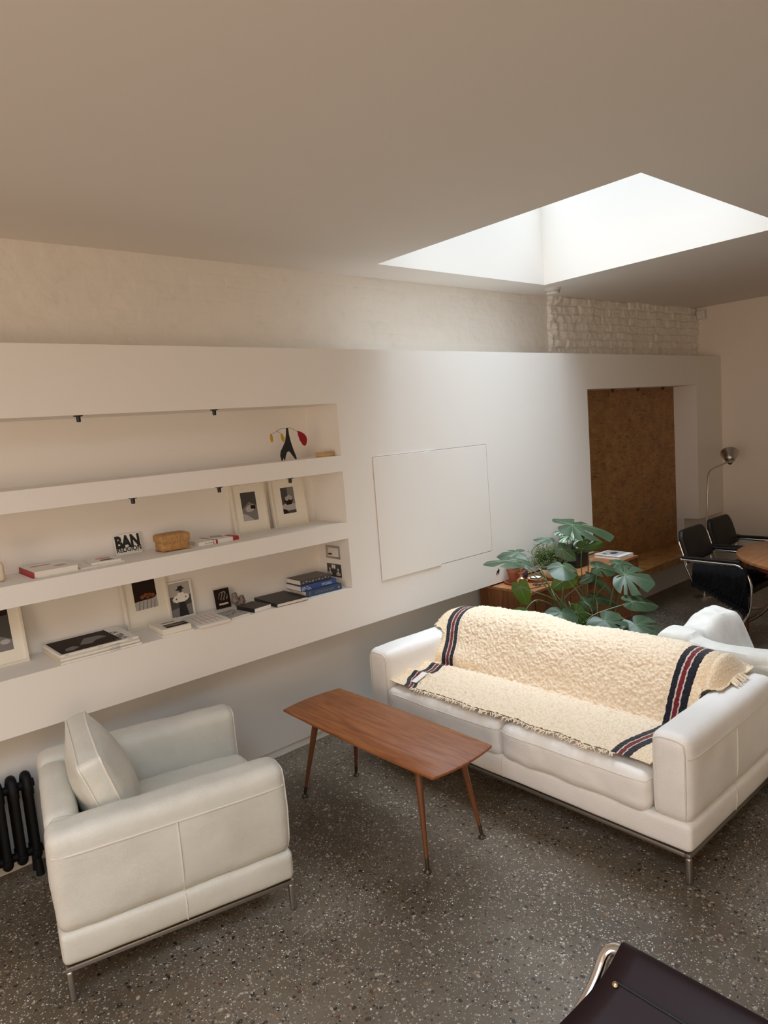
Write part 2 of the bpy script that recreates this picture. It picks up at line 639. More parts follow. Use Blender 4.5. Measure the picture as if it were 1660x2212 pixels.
def print_line(n, size, m, parent, loc, rot, seed=0):
    """a line of print too small to read: n rows of character sized strokes"""
    rg = random.Random(seed)
    bm = BM()
    x = 0.0
    for k in range(n):
        if rg.random() < .16:
            x += size * .45
            continue
        w = size * rg.uniform(.28, .5)
        t = size * .13
        bounds(bm, (x, 0, 0), (x + t, size * .7, .0003))
        z = rg.choice((0, .3, .57)) * size
        bounds(bm, (x + t, z, 0), (x + w, z + t, .0003))
        if rg.random() < .5:
            bounds(bm, (x + w - t, 0 if rg.random() < .5 else size * .3, .00001), (x + w, size * .7, .00031))
        x += w + size * .14
    o = build('lettering', bm, m, parent, False, loc, rot)
    return o

# ------------------------------------------------------------------ camera
CAM = (0.0, 0.0, 1.895)
yaw, pitch, roll = 0.714872752, -0.121030258, -0.0775197755
f_ = Vector((math.sin(yaw) * math.cos(pitch), math.cos(yaw) * math.cos(pitch), math.sin(pitch)))
r0_ = Vector((math.cos(yaw), -math.sin(yaw), 0))
u0_ = r0_.cross(f_)
r_ = math.cos(roll) * r0_ + math.sin(roll) * u0_
u_ = -math.sin(roll) * r0_ + math.cos(roll) * u0_
cd = bpy.data.cameras.new('camera')
cd.sensor_fit = 'HORIZONTAL'
cd.sensor_width = 36.0
cd.lens = 36.0 * 1504.45 / 1660
cd.clip_start = .05
cam = bpy.data.objects.new('camera', cd)
COL.objects.link(cam)
cam.matrix_world = Matrix(((r_.x, u_.x, -f_.x, CAM[0]), (r_.y, u_.y, -f_.y, CAM[1]), (r_.z, u_.z, -f_.z, CAM[2]), (0, 0, 0, 1)))
SC.camera = cam

# ------------------------------------------------------------------ the room
X0, X1, Y0, ZC = -2.4, 7.84, -3.0, 2.918
YB = 3.72                      # painted brick
YP = 3.30                      # front of the projecting wall panel
YL = 3.46                      # lower wall under it
ZL, ZT = .682, 2.372           # underside and top of the panel

bm = BM()
quad(bm, [(X0, Y0, 0), (X1, Y0, 0), (X1, 3.8, 0), (X0, 3.8, 0)])
struct('floor', bm, M_floor)

# ceiling with two rooflight shafts
SKY = [(3.05, 4.822, 1.613, 3.392), (-1.35, .45, -.5, 1.3)]
xs = sorted({X0, X1} | {v for s in SKY for v in s[:2]})
ys = sorted({Y0, 3.85} | {v for s in SKY for v in s[2:]})
bm = BM()
for i in range(len(xs) - 1):
    for j in range(len(ys) - 1):
        cx, cy = (xs[i] + xs[i + 1]) / 2, (ys[j] + ys[j + 1]) / 2
        if any(s[0] < cx < s[1] and s[2] < cy < s[3] for s in SKY):
            continue
        quad(bm, [(xs[i], ys[j], ZC), (xs[i], ys[j + 1], ZC), (xs[i + 1], ys[j + 1], ZC), (xs[i + 1], ys[j], ZC)])
bmesh.ops.remove_doubles(bm, verts=bm.verts, dist=1e-5)
struct('ceiling', bm, M_ceil)
ZS = 3.80
for k, s in enumerate(SKY):
    bm = BM()
    a, b, c, d = s
    for p, q in (((a, c), (b, c)), ((b, c), (b, d)), ((b, d), (a, d)), ((a, d), (a, c))):
        quad(bm, [(*p, ZC), (*q, ZC), (*q, ZS), (*p, ZS)])
    o = struct('ceiling_rooflight_reveal', bm, M_wall)

# one relief of boxes describes the projecting panel, its niches and the wall below it
gx = [X0, 2.5625, 2.800, 3.888, 5.225, 7.24, X1]
gz = [0, .048, .372, ZL, .933, .938, 1.245, 1.342, 1.651, 1.7165, 1.7465, 2.055, 2.078, ZT]
def cell(i, j):
    """(y, owner)"""
    if i < 0 or j < 0 or i >= len(gx) - 1 or j >= len(gz) - 1:
        return None
    x, z = (gx[i] + gx[i + 1]) / 2, (gz[j] + gz[j + 1]) / 2
    if 5.225 < x < 7.24 and .372 < z < 2.078:
        return 3.542, 'board'
    if z < .048:
        return YL + .008, 'base'
    if z < ZL:
        return YL, 'low'
    if x < 2.5625 and (.938 < z < 1.245 or 1.342 < z < 1.651 or 1.7465 < z < 2.055):
        return 3.63, 'panel'
    if 2.8 < x < 3.888 and .933 < z < 1.7165:
        return YP + .026, 'panel'
    return YP, 'panel'
bms = {k: BM() for k in ('panel', 'low', 'base', 'board')}
for i in range(len(gx) - 1):
    for j in range(len(gz) - 1):
        y, own = cell(i, j)
        b = bms[own]
        xa, xb, za, zb = gx[i], gx[i + 1], gz[j], gz[j + 1]
        quad(b, [(xa, y, za), (xb, y, za), (xb, y, zb), (xa, y, zb)])
        for di, dj in ((-1, 0), (1, 0), (0, -1), (0, 1)):
            nb = cell(i + di, j + dj)
            if nb is None or nb[0] <= y + 1e-6:
                continue
            y2 = nb[0]
            if di:
                x = xb if di > 0 else xa
                quad(b, [(x, y, za), (x, y2, za), (x, y2, zb), (x, y, zb)])
            else:
                z = zb if dj > 0 else za
                quad(b, [(xa, y, z), (xb, y, z), (xb, y2, z), (xa, y2, z)])
quad(bms['panel'], [(X0, YP, ZT), (X1, YP, ZT), (X1, 3.9, ZT), (X0, 3.9, ZT)])
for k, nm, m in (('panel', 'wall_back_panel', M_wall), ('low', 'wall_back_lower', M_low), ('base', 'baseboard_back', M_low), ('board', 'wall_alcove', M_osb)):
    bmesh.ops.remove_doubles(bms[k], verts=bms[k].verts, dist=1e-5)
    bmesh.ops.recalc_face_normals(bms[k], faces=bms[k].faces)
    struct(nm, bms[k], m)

# painted brickwork above the ledge: real relief
def brick_wall(name, xa, xb, yfun, zlo, zhi, rough, step=.0085):
    nx, nz = int((xb - xa) / step), int((zhi - zlo) / step)
    bm = BM()
    rows = []
    L, H = .225, .075
    for j in range(nz + 1):
        z = zlo + (zhi - zlo) * j / nz
        row = []
        for i in range(nx + 1):
            x = xa + (xb - xa) * i / nx
            wx = x + .018 * noise.noise((x * 9, z * 9, 3))
            wz = z + .012 * noise.noise((x * 7, z * 7, 8))
            c = math.floor(wz / H)
            fx = (wx / L + (.5 if c % 2 else 0)) % 1.0
            fz = (wz / H) % 1.0
            edge = min(min(fx, 1 - fx) * L, min(fz, 1 - fz) * H)
            show = max(0.0, min(1.0, .45 + 1.3 * noise.noise((x * 1.7, z * 2.4, 1.3))))
            g = max(0.0, 1 - edge / (.012 if rough > .8 else .008)) * (.012 if rough > .8 else .0075) * (rough * 1.25 if rough > .6 else rough * show)
            n1 = noise.fractal((x * 14, z * 14, 0), 1.0, 2.0, 4) * (.010 if rough > .8 else .005) * rough
            n2 = noise.noise((x * 3.5, z * 3.5, 5)) * (.022 if rough > .8 else .008) * rough
            brick_off = noise.noise((math.floor(wx / L + (.5 if c % 2 else 0)) * 3.3, c * 5.1, 2)) * (.014 if rough > .8 else .004) * rough
            y = yfun(x, z) + g - n1 - n2 + brick_off
            row.append(bm.verts.new((x, y, z)))
        rows.append(row)
    for a, b in zip(rows, rows[1:]):
        for i in range(nx):
            bm.faces.new((a[i], a[i + 1], b[i + 1], b[i]))
    return struct(name, bm, M_brick, True)
def y_main(x, z):
    return 3.715
def y_pier(x, z):
    edge = 5.27 + .04 * noise.noise((z * 7, 0, 0)) + .022 * noise.noise((z * 26, 4, 0))
    t = (x - 5.2) / (7.84 - 5.2)
    face = 3.685 - .15 * t
    # a ragged broken return at its edge
    k = max(0.0, min(1.0, (x - edge) / .05))
    k = k * k * (3 - 2 * k)
    rag = .050 * max(0, 1 - abs(x - edge - .12) / .16) * noise.noise((x * 15, z * 13, 2))
    rag += .022 * max(0, 1 - abs(x - 6.95) / .16) * noise.noise((x * 9, z * 9, 6))
    return 3.80 * (1 - k) + face * k + rag
brick_wall('wall_back', X0, 5.32, y_main, 2.36, ZC, .55)
brick_wall('wall_back_pier', 5.20, X1, y_pier, 2.36, ZC, 1.0, .007)

# far wall, wall by the door side and the wall behind the camera with its window
bm = BM()
quad(bm, [(X1, Y0, 0), (X1, 3.9, 0), (X1, 3.9, ZC), (X1, Y0, ZC)])
struct('wall_right', bm, M_far)
LY, LZ = (-.6, 1.8), (.7, 2.3)
bm = BM()
wy, wz = [3.9, LY[1], LY[0], Y0], [0, LZ[0], LZ[1], ZC]
for i in range(3):
    for j in range(3):
        if i == 1 and j == 1:
            continue
        quad(bm, [(X0, wy[i], wz[j]), (X0, wy[i + 1], wz[j]), (X0, wy[i + 1], wz[j + 1]), (X0, wy[i], wz[j + 1])])
struct('wall_left', bm, M_wall)
WX, WZ = (-2.0, .6), (.15, 2.25)
bm = BM()
wx, wz = [X0, WX[0], WX[1], X1], [0, WZ[0], WZ[1], ZC]
for i in range(3):
    for j in range(3):
        if i == 1 and j == 1:
            continue
        quad(bm, [(wx[i], Y0, wz[j]), (wx[i], Y0, wz[j + 1]), (wx[i + 1], Y0, wz[j + 1]), (wx[i + 1], Y0, wz[j])])
struct('wall_front', bm, M_wall)

# flush cupboard in the panel
cup = thing('built_in_cupboard', 'flush white cupboard with two plain doors set in the white wall panel', 'cupboard', (3.344, YP, .935))
for k, (xa, xb, za, zb, yo) in enumerate(((2.8035, 3.3425, .931, 1.7135, -.007), (3.3455, 3.8845, .936, 1.7135, -.0005))):
    bm = BM()
    bounds(bm, (xa - 3.344, yo, za - .935), (xb - 3.344, yo + .02, zb - .935), .001, 1)
    build('door', bm, M_wall, cup, False)

# small downlights
def spot(x, y, z, label, group, k):
    bm = BM()
    lathe(bm, [(0, 0), (.021, 0), (.021, -.004), (.010, -.006), (.0095, -.028), (.007, -.030), (0, -.030)], 16)
    o = build('spotlight', bm, M_black, None, True, (x, y, z))
    tag(o, label, 'spotlight', group)
SP = [(1.089, 3.335, 2.055, 'small black spotlight under the top of the highest niche, toward the bare end'),
      (1.790, 3.36, 2.055, 'small black spotlight under the top of the highest niche, above the middle'),
      (1.290, 3.325, 1.651, 'small black spotlight above the black and white word card'),
      (1.753, 3.325, 1.651, 'small black spotlight beside the frame showing a plate'),
      (2.200, 3.325, 1.651, 'small black spotlight in front of the frame showing a dark bowl'),
      (5.90, 3.46, 2.078, 'small black spotlight in the alcove ceiling, nearest the white panel'),
      (6.36, 3.46, 2.078, 'small black spotlight in the middle of the alcove ceiling'),
      (6.85, 3.46, 2.078, 'small black spotlight in the alcove ceiling, next to the pale jamb')]
for k, (x, y, z, l) in enumerate(SP):
    spot(x, y, z, l, 'black niche spotlights', k)

# smoke detector and movement sensor
t = thing('smoke_detector', 'round white smoke detector on the ceiling by the rooflight corner', 'smoke detector', (5.03, 3.46, ZC))
bm = BM(); lathe(bm, [(0, 0), (.062, 0), (.062, -.014), (.058, -.016), (0, -.016)], 32); build('base', bm, M_whitep, t)
bm = BM(); lathe(bm, [(0, -.016), (.050, -.016), (.050, -.022), (.056, -.024), (.056, -.038), (.050, -.045), (.02, -.048), (0, -.048)], 32)
build('cover', bm, M_whitep, t)
bm = BM()
for k in range(20):
    a = 2 * PI * k / 20
    box(bm, (.0555 * math.cos(a), .0555 * math.sin(a), -.030), (.003, .010, .004), rot=(0, 0, a))
build('vent', bm, M_greyc, t, False)
t = thing('motion_detector', 'small white alarm sensor high in the corner by the brick', 'sensor', (7.80, 3.485, 2.81))
bm = BM(); bounds(bm, (-.02, -.045, -.02), (.039, .045, .075), .012, 3); build('housing', bm, M_whitep, t)
bm = BM(); soft(bm, (-.026, -.022, -.012), (-.016, .022, .03), .008, .02); build('lens', bm, M_card, t)

# strand board bench
bm = BM()
bounds(bm, (5.345, 3.13, .372), (X1 - .003, 3.455, .436), .002, 1)
bounds(bm, (5.345, 3.44, .3725), (7.237, 3.541, .4358), 0)
o = build('bench', bm, M_osb, None, False)
tag(o, 'strand board bench shelf running along the wall below the alcove', 'bench')

# dark mark on the panel
bm = BM()
prism(bm, [(-.018, -.02), (-.008, -.022), (-.004, -.006), (.006, -.002), (.004, -.018), (.012, -.02), (.02, .01), (.014, .026), (.004, .016), (-.012, .004)], 0, .0012, 'y')
o = build('wall_sticker', bm, M_ink, None, False, (3.935, YP - .0013, .765))
tag(o, 'tiny black sticker on the white panel above the plant pots', 'sticker')

# radiator
t = thing('radiator', 'black cast iron column radiator against the wall behind the armchair', 'radiator', (.46, 3.375, 0))
for k in range(9):
    x = -.27 + k * .060
    bm = BM()
    for dy in (-.035, .035):
        tube(bm, [(x, dy, .10), (x, dy, .40)], .017, 12)
    tube(bm, smooth_path([(x, -.035, .39), (x, -.032, .43), (x, -.012, .462), (x, .012, .462), (x, .032, .43), (x, .035, .39)], 4), .021, 12)
    tube(bm, smooth_path([(x, -.035, .13), (x, -.03, .10), (x, 0, .085), (x, .03, .10), (x, .035, .13)], 4), .021, 12)
    tube(bm, [(x - .03, 0, .425), (x + .03, 0, .425)], .019, 12)
    tube(bm, [(x - .03, 0, .11), (x + .03, 0, .11)], .019, 12)
    if k in (0, 8):
        tube(bm, [(x, -.025, .09), (x, -.03, 0)], [.014, .018], 10)
        tube(bm, [(x, .025, .09), (x, .03, 0)], [.014, .018], 10)
    build('column', bm, M_iron, t)

# ------------------------------------------------------------------ seating
def metal_frame(par, lo, hi, z0, z1, leg_r, insets):
    """flat bars round the base and four round legs"""
    bm = BM()
    t = .022
    bounds(bm, (lo[0], lo[1], z0), (hi[0], lo[1] + t, z1), .004)
    bounds(bm, (lo[0], hi[1] - t, z0), (hi[0], hi[1], z1), .004)
    bounds(bm, (lo[0], lo[1] + t, z0), (lo[0] + t, hi[1] - t, z1), .004)
    bounds(bm, (hi[0] - t, lo[1] + t, z0), (hi[0], hi[1] - t, z1), .004)
    build('base_frame', bm, M_steel, par)
    for x in (lo[0] + t / 2, hi[0] - t / 2):
        for y in (lo[1] + t / 2, hi[1] - t / 2):
            bm = BM()
            box(bm, (x, y, z0 / 2), (t, t, z0), .008, 3)
            build('leg', bm, M_steel, par)

# ---- armchair (local +x is its front)
A = thing('armchair', 'cream leather armchair with steel legs in front of the radiator', 'armchair', (1.027, 2.765, 0), (0, 0, R(-13)))
metal_frame(A, (-.42, -.41), (.42, .41), .112, .130, .012, 0)
bm = BM(); soft(bm, (-.425, -.415, .132), (.425, .415, .252), .022, .04, (.006, .008, 0), .002, 5); o = build('base', bm, M_leather, A)
bm = BM()
for yy in (-.4185, .4185):
    seam(bm, [(0, yy, .14), (0, yy - .004 * (1 if yy < 0 else -1), .19), (0, yy, .245)], .0032, o)
split('piping', bm, M_pipe, o)
for sgn in (-1, 1):
    ya, yb = (-.415, -.268) if sgn < 0 else (.268, .415)
    bm = BM(); soft(bm, (-.425, ya, .248), (.425, yb, .612), .040, .03, (.008, .012, .006), .006, 5, sgn)
    o = build('arm', bm, M_leather, A)
    bm = BM()
    yo = (ya - .0105) if sgn < 0 else (yb + .0105)
    seam(bm, [(-.428 + .856 * q / 16, yo + sgn * (-.003 + .0055 * math.sin(PI * q / 16)) * 1.0, .532) for q in range(17)], .0032, o)
    seam(bm, [(0.0, yo + sgn * (-.010 + .0125 * math.sin(PI * q / 10)), .255 + .277 * q / 10) for q in range(11)], .0032, o)
    # front edge piping
    e = [(.428, ya + .012, .26), (.430, ya + .010, .55), (.430, ya + .026, .593), (.430, (ya + yb) / 2, .603), (.430, yb - .026, .593), (.430, yb - .010, .55), (.428, yb - .012, .26)]
    seam(bm, smooth_path(e, 5), .0032, o)
    split('piping', bm, M_pipe, o)
bm = BM(); soft(bm, (-.425, -.262, .248), (-.310, .262, .607), .038, .03, (.006, .0, .005), .004, 4.5, 9); o = build('back', bm, M_leather, A)
bm = BM()
for sgn in (-1, 1):
    seam(bm, smooth_path([(-.432, sgn * .266, .27), (-.432, sgn * .266, .55), (-.40, sgn * .266, .608), (-.36, sgn * .266, .613), (-.315, sgn * .266, .600)], 5), .0032, o)
split('piping', bm, M_pipe, o)
bm = BM(); soft(bm, (-.305, -.264, .246), (.432, .264, .412), .045, .025, (.010, 0, .022), .009, 5, 3); o = build('seat_cushion', bm, M_leather, A)
bm = BM()
seam(bm, smooth_path([(.20, -.255, .388), (.40, -.250, .385), (.425, -.225, .385), (.436, 0, .386), (.425, .225, .385), (.40, .250, .385), (.20, .255, .388)], 5), .0032, o)
split('piping', bm, M_pipe, o)

# loose back cushion, leaning back over the rear frame
def loose_cushion():
    W, H, T = .245, .205, .040
    c = thing('cushion', 'thick cream leather box cushion leaning in the armchair', 'cushion')
    mt = Matrix.Identity(4)
    c.matrix_world = Matrix.Translation((1.027, 2.765, 0)) @ Matrix.Rotation(R(-13), 4, 'Z') @ Matrix.Translation((-.2, .012, .578)) @ Matrix.Rotation(R(-17), 4, 'Y') @ Matrix.Rotation(R(3), 4, 'X')
    bm = BM(); soft(bm, (-T - .004, -W, -H), (T + .004, W, H), .020, .022, (.072, .010, .010), .009, 5, 2.2)
    o = build('cover', bm, M_leather, c)
    cov = o
    bm = BM()
    for s in (-1, 1):
        rr = .03
        pts = []
        for (cy, cz, a0) in ((W - rr, H - rr, 0), (-W + rr, H - rr, 90), (-W + rr, -H + rr, 180), (W - rr, -H + rr, 270)):
            for k in range(7):
                a = R(a0 + 15 * k)
                pts.append((s * (T + .002), cy + (rr + .002) * math.cos(a), cz + (rr + .002) * math.sin(a)))
        full = []
        for p, q in zip(pts, pts[1:] + pts[:1]):
            P, Q = Vector(p), Vector(q)
            n = max(1, int((Q - P).length / .03))
            for k in range(n):
                full.append(P.lerp(Q, k / n))
        for p in full:
            ey = max(0, 1 - (p.y / W) ** 2); ez = max(0, 1 - (p.z / H) ** 2)
            p.y += .012 * (p.y / W) * ez ** .7
            p.z += .014 * (p.z / H) * ey ** .7
            g = noise.fractal(Vector((p.x + 2.2, p.y + 2.2 * 1.7, p.z)) * 5, .9, 2.0, 3) * .010
            d = Vector((0, p.y / W, p.z / H)); d = Vector((0, d.y ** 5, d.z ** 5)); d.normalize()
            p += d * g
        seam(bm, full, .0046, cov, True)
    seam(bm, [(-T, -W + .010, H - .010), (0, -W + .006, H - .006), (T, -W + .010, H - .010)], .0025, cov)
    split('piping', bm, M_pipe, c)
loose_cushion()

# ---- sofa: front faces -x
SF = thing('sofa', 'long cream leather sofa with steel legs, wool throw over its back', 'sofa', (2.94, 2.16, 0))
sx, sy = 2.94, 2.16
def S(x, y, z):
    return (x - sx, y - sy, z)
metal_frame(SF, (2.500 - sx, 1.205 - sy), (3.375 - sx, 3.118 - sy), .112, .130, .012, 0)
bm = BM(); soft(bm, S(2.498, 1.200, .132), S(3.38, 3.122, .252), .022, .05, (.006, .006, 0), .002, 5)
o = build('base', bm, M_sofal, SF)
bm = BM()
seam(bm, [S(2.492, 2.135, .138), S(2.489, 2.135, .19), S(2.494, 2.135, .248)], .0032, o)
seam(bm, [S(2.92, 1.196, .138), S(2.92, 1.193, .19), S(2.92, 1.197, .248)], .0032, o)
split('piping', bm, M_pipe, o)
for sgn in (-1, 1):
    ya, yb = (1.200, 1.362) if sgn < 0 else (2.955, 3.122)
    bm = BM(); soft(bm, S(2.495, ya, .248), S(3.38, yb, .608), .042, .03, (.006, .012, .006), .004, 4.5, 3 + sgn)
    o = build('arm', bm, M_sofal, SF)
    bm = BM()
    yo = (ya - .0105) if sgn < 0 else (yb + .0105)
    seam(bm, [S(2.492 + .89 * q / 16, yo + sgn * (-.003 + .0055 * math.sin(PI * q / 16)), .522) for q in range(17)], .0032, o)
    seam(bm, [S(2.92, yo + sgn * (-.010 + .0125 * math.sin(PI * q / 10)), .255 + .267 * q / 10) for q in range(11)], .0032, o)
    e = [(2.491, ya + .012, .26), (2.489, ya + .010, .55), (2.489, ya + .026, .590), (2.489, (ya + yb) / 2, .601), (2.489, yb - .026, .590), (2.489, yb - .010, .55), (2.491, yb - .012, .26)]
    seam(bm, smooth_path([S(*p) for p in e], 5), .0032, o)
    split('piping', bm, M_pipe, o)
bm = BM(); soft(bm, S(3.255, 1.368, .248), S(3.38, 2.950, .605), .038, .05, (0, 0, .005), .003, 4, 2); build('back', bm, M_sofal, SF)
for k, (ya, yb) in enumerate(((1.366, 2.133), (2.137, 2.951))):
    bm = BM(); soft(bm, S(2.474, ya, .246), S(3.25, yb, .418), .045, .022, (.012, 0, .018), .008, 6, 6 + k)
    o = build('seat_cushion', bm, M_sofal, SF)
    bm = BM()
    seam(bm, smooth_path([S(2.75, ya + .004, .392), S(2.51, ya + .006, .388), S(2.478, ya + .03, .386), S(2.464, (ya + yb) / 2, .388), S(2.478, yb - .03, .386), S(2.51, yb - .006, .388), S(2.75, yb - .004, .392)], 6), .0030, o)
    split('piping', bm, M_pipe, o)
for k, (ya, yb) in enumerate(((1.368, 2.150), (2.158, 2.950))):
    bm = BM(); soft(bm, (-.085, ya - sy + .002, -.02), (.080, yb - sy - .002, .262), .06, .04, (.012, 0, .008), .005, 4, 1 + k, mtx=Matrix.Translation((3.085 - sx, 0, .425)) @ Matrix.Rotation(R(17), 4, 'Y'))
    build('back_cushion', bm, M_sofal, SF)

# ---- wool throw: draped from the seat up over the back
TH = thing('throw', 'shaggy cream wool throw with navy and red end stripes on the sofa', 'throw', (2.95, 2.16, .45))
ox, oy, oz = 2.95, 2.16, .45
PROF = smooth_path([(2.515, 0, .449), (2.62, 0, .459), (2.74, 0, .463), (2.84, 0, .459), (2.882, 0, .458), (2.905, 0, .482), (2.965, 0, .580), (3.045, 0, .690), (3.12, 0, .735), (3.20, 0, .742), (3.27, 0, .722), (3.345, 0, .672), (3.405, 0, .615), (3.415, 0, .52), (3.418, 0, .40)], 10)
# resample evenly
acc = [0.0]
for p, q in zip(PROF, PROF[1:]):
    acc.append(acc[-1] + (q - p).length)
TOT = acc[-1]
def prof(s):
    d = s * TOT
    for k in range(len(acc) - 1):
        if acc[k + 1] >= d:
            w = (d - acc[k]) / (acc[k + 1] - acc[k])
            p = PROF[k].lerp(PROF[k + 1], w)
            tn = (PROF[k + 1] - PROF[k]).normalized()
            return p, Vector((-tn.z, 0, tn.x))
    return PROF[-1].copy(), Vector((-1, 0, 0))
def sstep(a, b, x):
    t = max(0.0, min(1.0, (x - a) / (b - a)))
    return t * t * (3 - 2 * t)
def throw_point(s, t, relief=True):
    """s: seat edge (0) to behind the back (1); t: right arm (0) to left arm (1)"""
    p, n = prof(s)
    up = sstep(.600, .665, p.z)                     # the part that clears the arms
    lo_y = 1.374 - .078 * up
    hi_y = 2.946 + .105 * up
    # stripes keep their width: the plain hem beyond them shrinks between the arms
    front = sstep(.45, .0, s / .30 * .45)
    ya = 1.374 + (1.412 - 1.374) + .052 * (1 - sstep(2.55, 2.85, p.x)) - .0 * up
    grad = sstep(.44, .76, p.z)
    yb = 2.885 + .095 * grad - .058 * (1 - sstep(2.52, 2.62, p.x))
    e = .062
    if t < e:
        y = lo_y + (ya - lo_y) * (t / e)
    elif t > 1 - e:
        y = yb + (hi_y - yb) * ((t - 1 + e) / e)
    else:
        y = ya + (yb - ya) * (t - e) / (1 - 2 * e)
    z = p.z
    x = p.x
    # soft unevenness of what lies below
    x += .010 * noise.noise((y * 3, s * 6, 1)) * (1 - up)
    if s < .03:
        x += .022 * noise.noise((y * 4.5, 0, 7)) * (1 - s / .03) + .012 * (1 - s / .03) * noise.noise((y * 13, 0, 2))
    topk = sstep(.60, .72, p.z)
    z += topk * (.014 * math.exp(-((y - 2.42) / .13) ** 2) - .016 * math.exp(-((y - 2.16) / .12) ** 2) - .022 * sstep(2.70, 3.02, y) - .012 * sstep(1.62, 1.36, y))
    # rucked folds near the far arm
    k = sstep(2.50, 2.86, y) * (1 - sstep(.46, .52, p.z))
    z += k * (.026 * math.exp(-((p.x - 2.815) / .035) ** 2) + .021 * math.exp(-((p.x - 2.665) / .03) ** 2) - .004)
    k2 = sstep(2.3, 2.86, y) * (1 - up)
    x += -.03 * k2 * math.exp(-((p.z - .50) / .05) ** 2)
    # hem sags at the ends of the back
    z = max(z - up * (.105 * sstep(1.350, 1.275, y) + .03 * sstep(2.98, 3.08, y)), min(z, .624)) if (y < 1.366 or y > 2.95) else z - up * .105 * sstep(1.42, 1.275, y)
    P = Vector((x, y, z))
    if relief:
        hem = min(1.0, max(0.0, min(t - .118, .882 - t) / .01))
        q = Vector((s * TOT, y, 0))
        g = noise.noise(q * 36) * .5 + noise.noise(q * 74) * .7
        P += n * (.0095 * g * hem + .006 * hem)
    return P
nS, nT = 300, 340
bm = BM()
uvl = bm.loops.layers.uv.new('UVMap')
grid = []
for i in range(nS + 1):
    s = i / nS
    grid.append([bm.verts.new(throw_point(s, j / nT) - Vector((ox, oy, oz))) for j in range(nT + 1)])
for i in range(nS):
    for j in range(nT):
        f = bm.faces.new((grid[i][j], grid[i][j + 1], grid[i + 1][j + 1], grid[i + 1][j]))
        for lp, (a, b) in zip(f.loops, ((i, j), (i, j + 1), (i + 1, j + 1), (i + 1, j))):
            lp[uvl].uv = (b / nT, a / nS)
build('blanket_cloth', bm, M_throw, TH)
for side in (0, 1):
    bm = BM()
    for k in range(300):
        s = (k + rnd.random()) / 300
        p = throw_point(s, float(side), False)
        q = throw_point(s, .02 if side == 0 else .98, False)
        pr_, nn = prof(s)
        out = (p - q); out.z = 0; out.normalize()
        L = rnd.uniform(.045, .085)
        free = sstep(.615, .66, p.z)
        d1 = out * (.5 if free > .4 else .12) + Vector((rnd.uniform(-.25, .25), 0, -.25 if free > .4 else .12))
        e1 = p + d1 * L * .55
        e2 = e1 + (out * .35 * (1 if free > .4 else .1) + Vector((rnd.uniform(-.35, .35), 0, -.75 if free > .4 else .05))) * L * .6
        if free > .4 and 2.5 < e2.x < 3.38:
            e2.z = max(e2.z, .6245)
            e1.z = max(e1.z, .628)
        tube(bm, [v - Vector((ox, oy, oz)) for v in (p, e1, e2)], [.0032, .0029, .0018], 5)
    build('fringe', bm, M_fringe, TH)
# short loops and ends along the seat edge
bm = BM()
for k in range(190):
    t = .10 + .80 * (k + rnd.random()) / 190
    p = throw_point(0.0, t, False)
    a = rnd.uniform(-.9, .9)
    L = rnd.uniform(.016, .042)
    d = Vector((-math.cos(a), math.sin(a), 0))
    e1 = p + d * L * .5 + Vector((0, 0, .003))
    e2 = p + d * L + Vector((0, rnd.uniform(-.008, .008), -.002))
    tube(bm, [v - Vector((ox, oy, oz)) for v in (p, e1, e2)], [.0025, .0023, .0015], 5)
o = build('fringe', bm, M_fringe, TH)
# woven care label near the stripes
bm = BM()
c0 = throw_point(.035, .905, False) - Vector((ox, oy, oz)); c1 = throw_point(.115, .885, False) - Vector((ox, oy, oz))
d = (c1 - c0); sd = Vector((0, 1, 0)) * .020
up = Vector((0, 0, .008))
quad(bm, [c0 - sd + up, c0 + sd + up, c1 + sd + up, c1 - sd + up])
o = build('care_label', bm, M_card, TH, False)
o['label'] = 'white care label'
sol = o.modifiers.new('thick', 'SOLIDIFY'); sol.thickness = .001

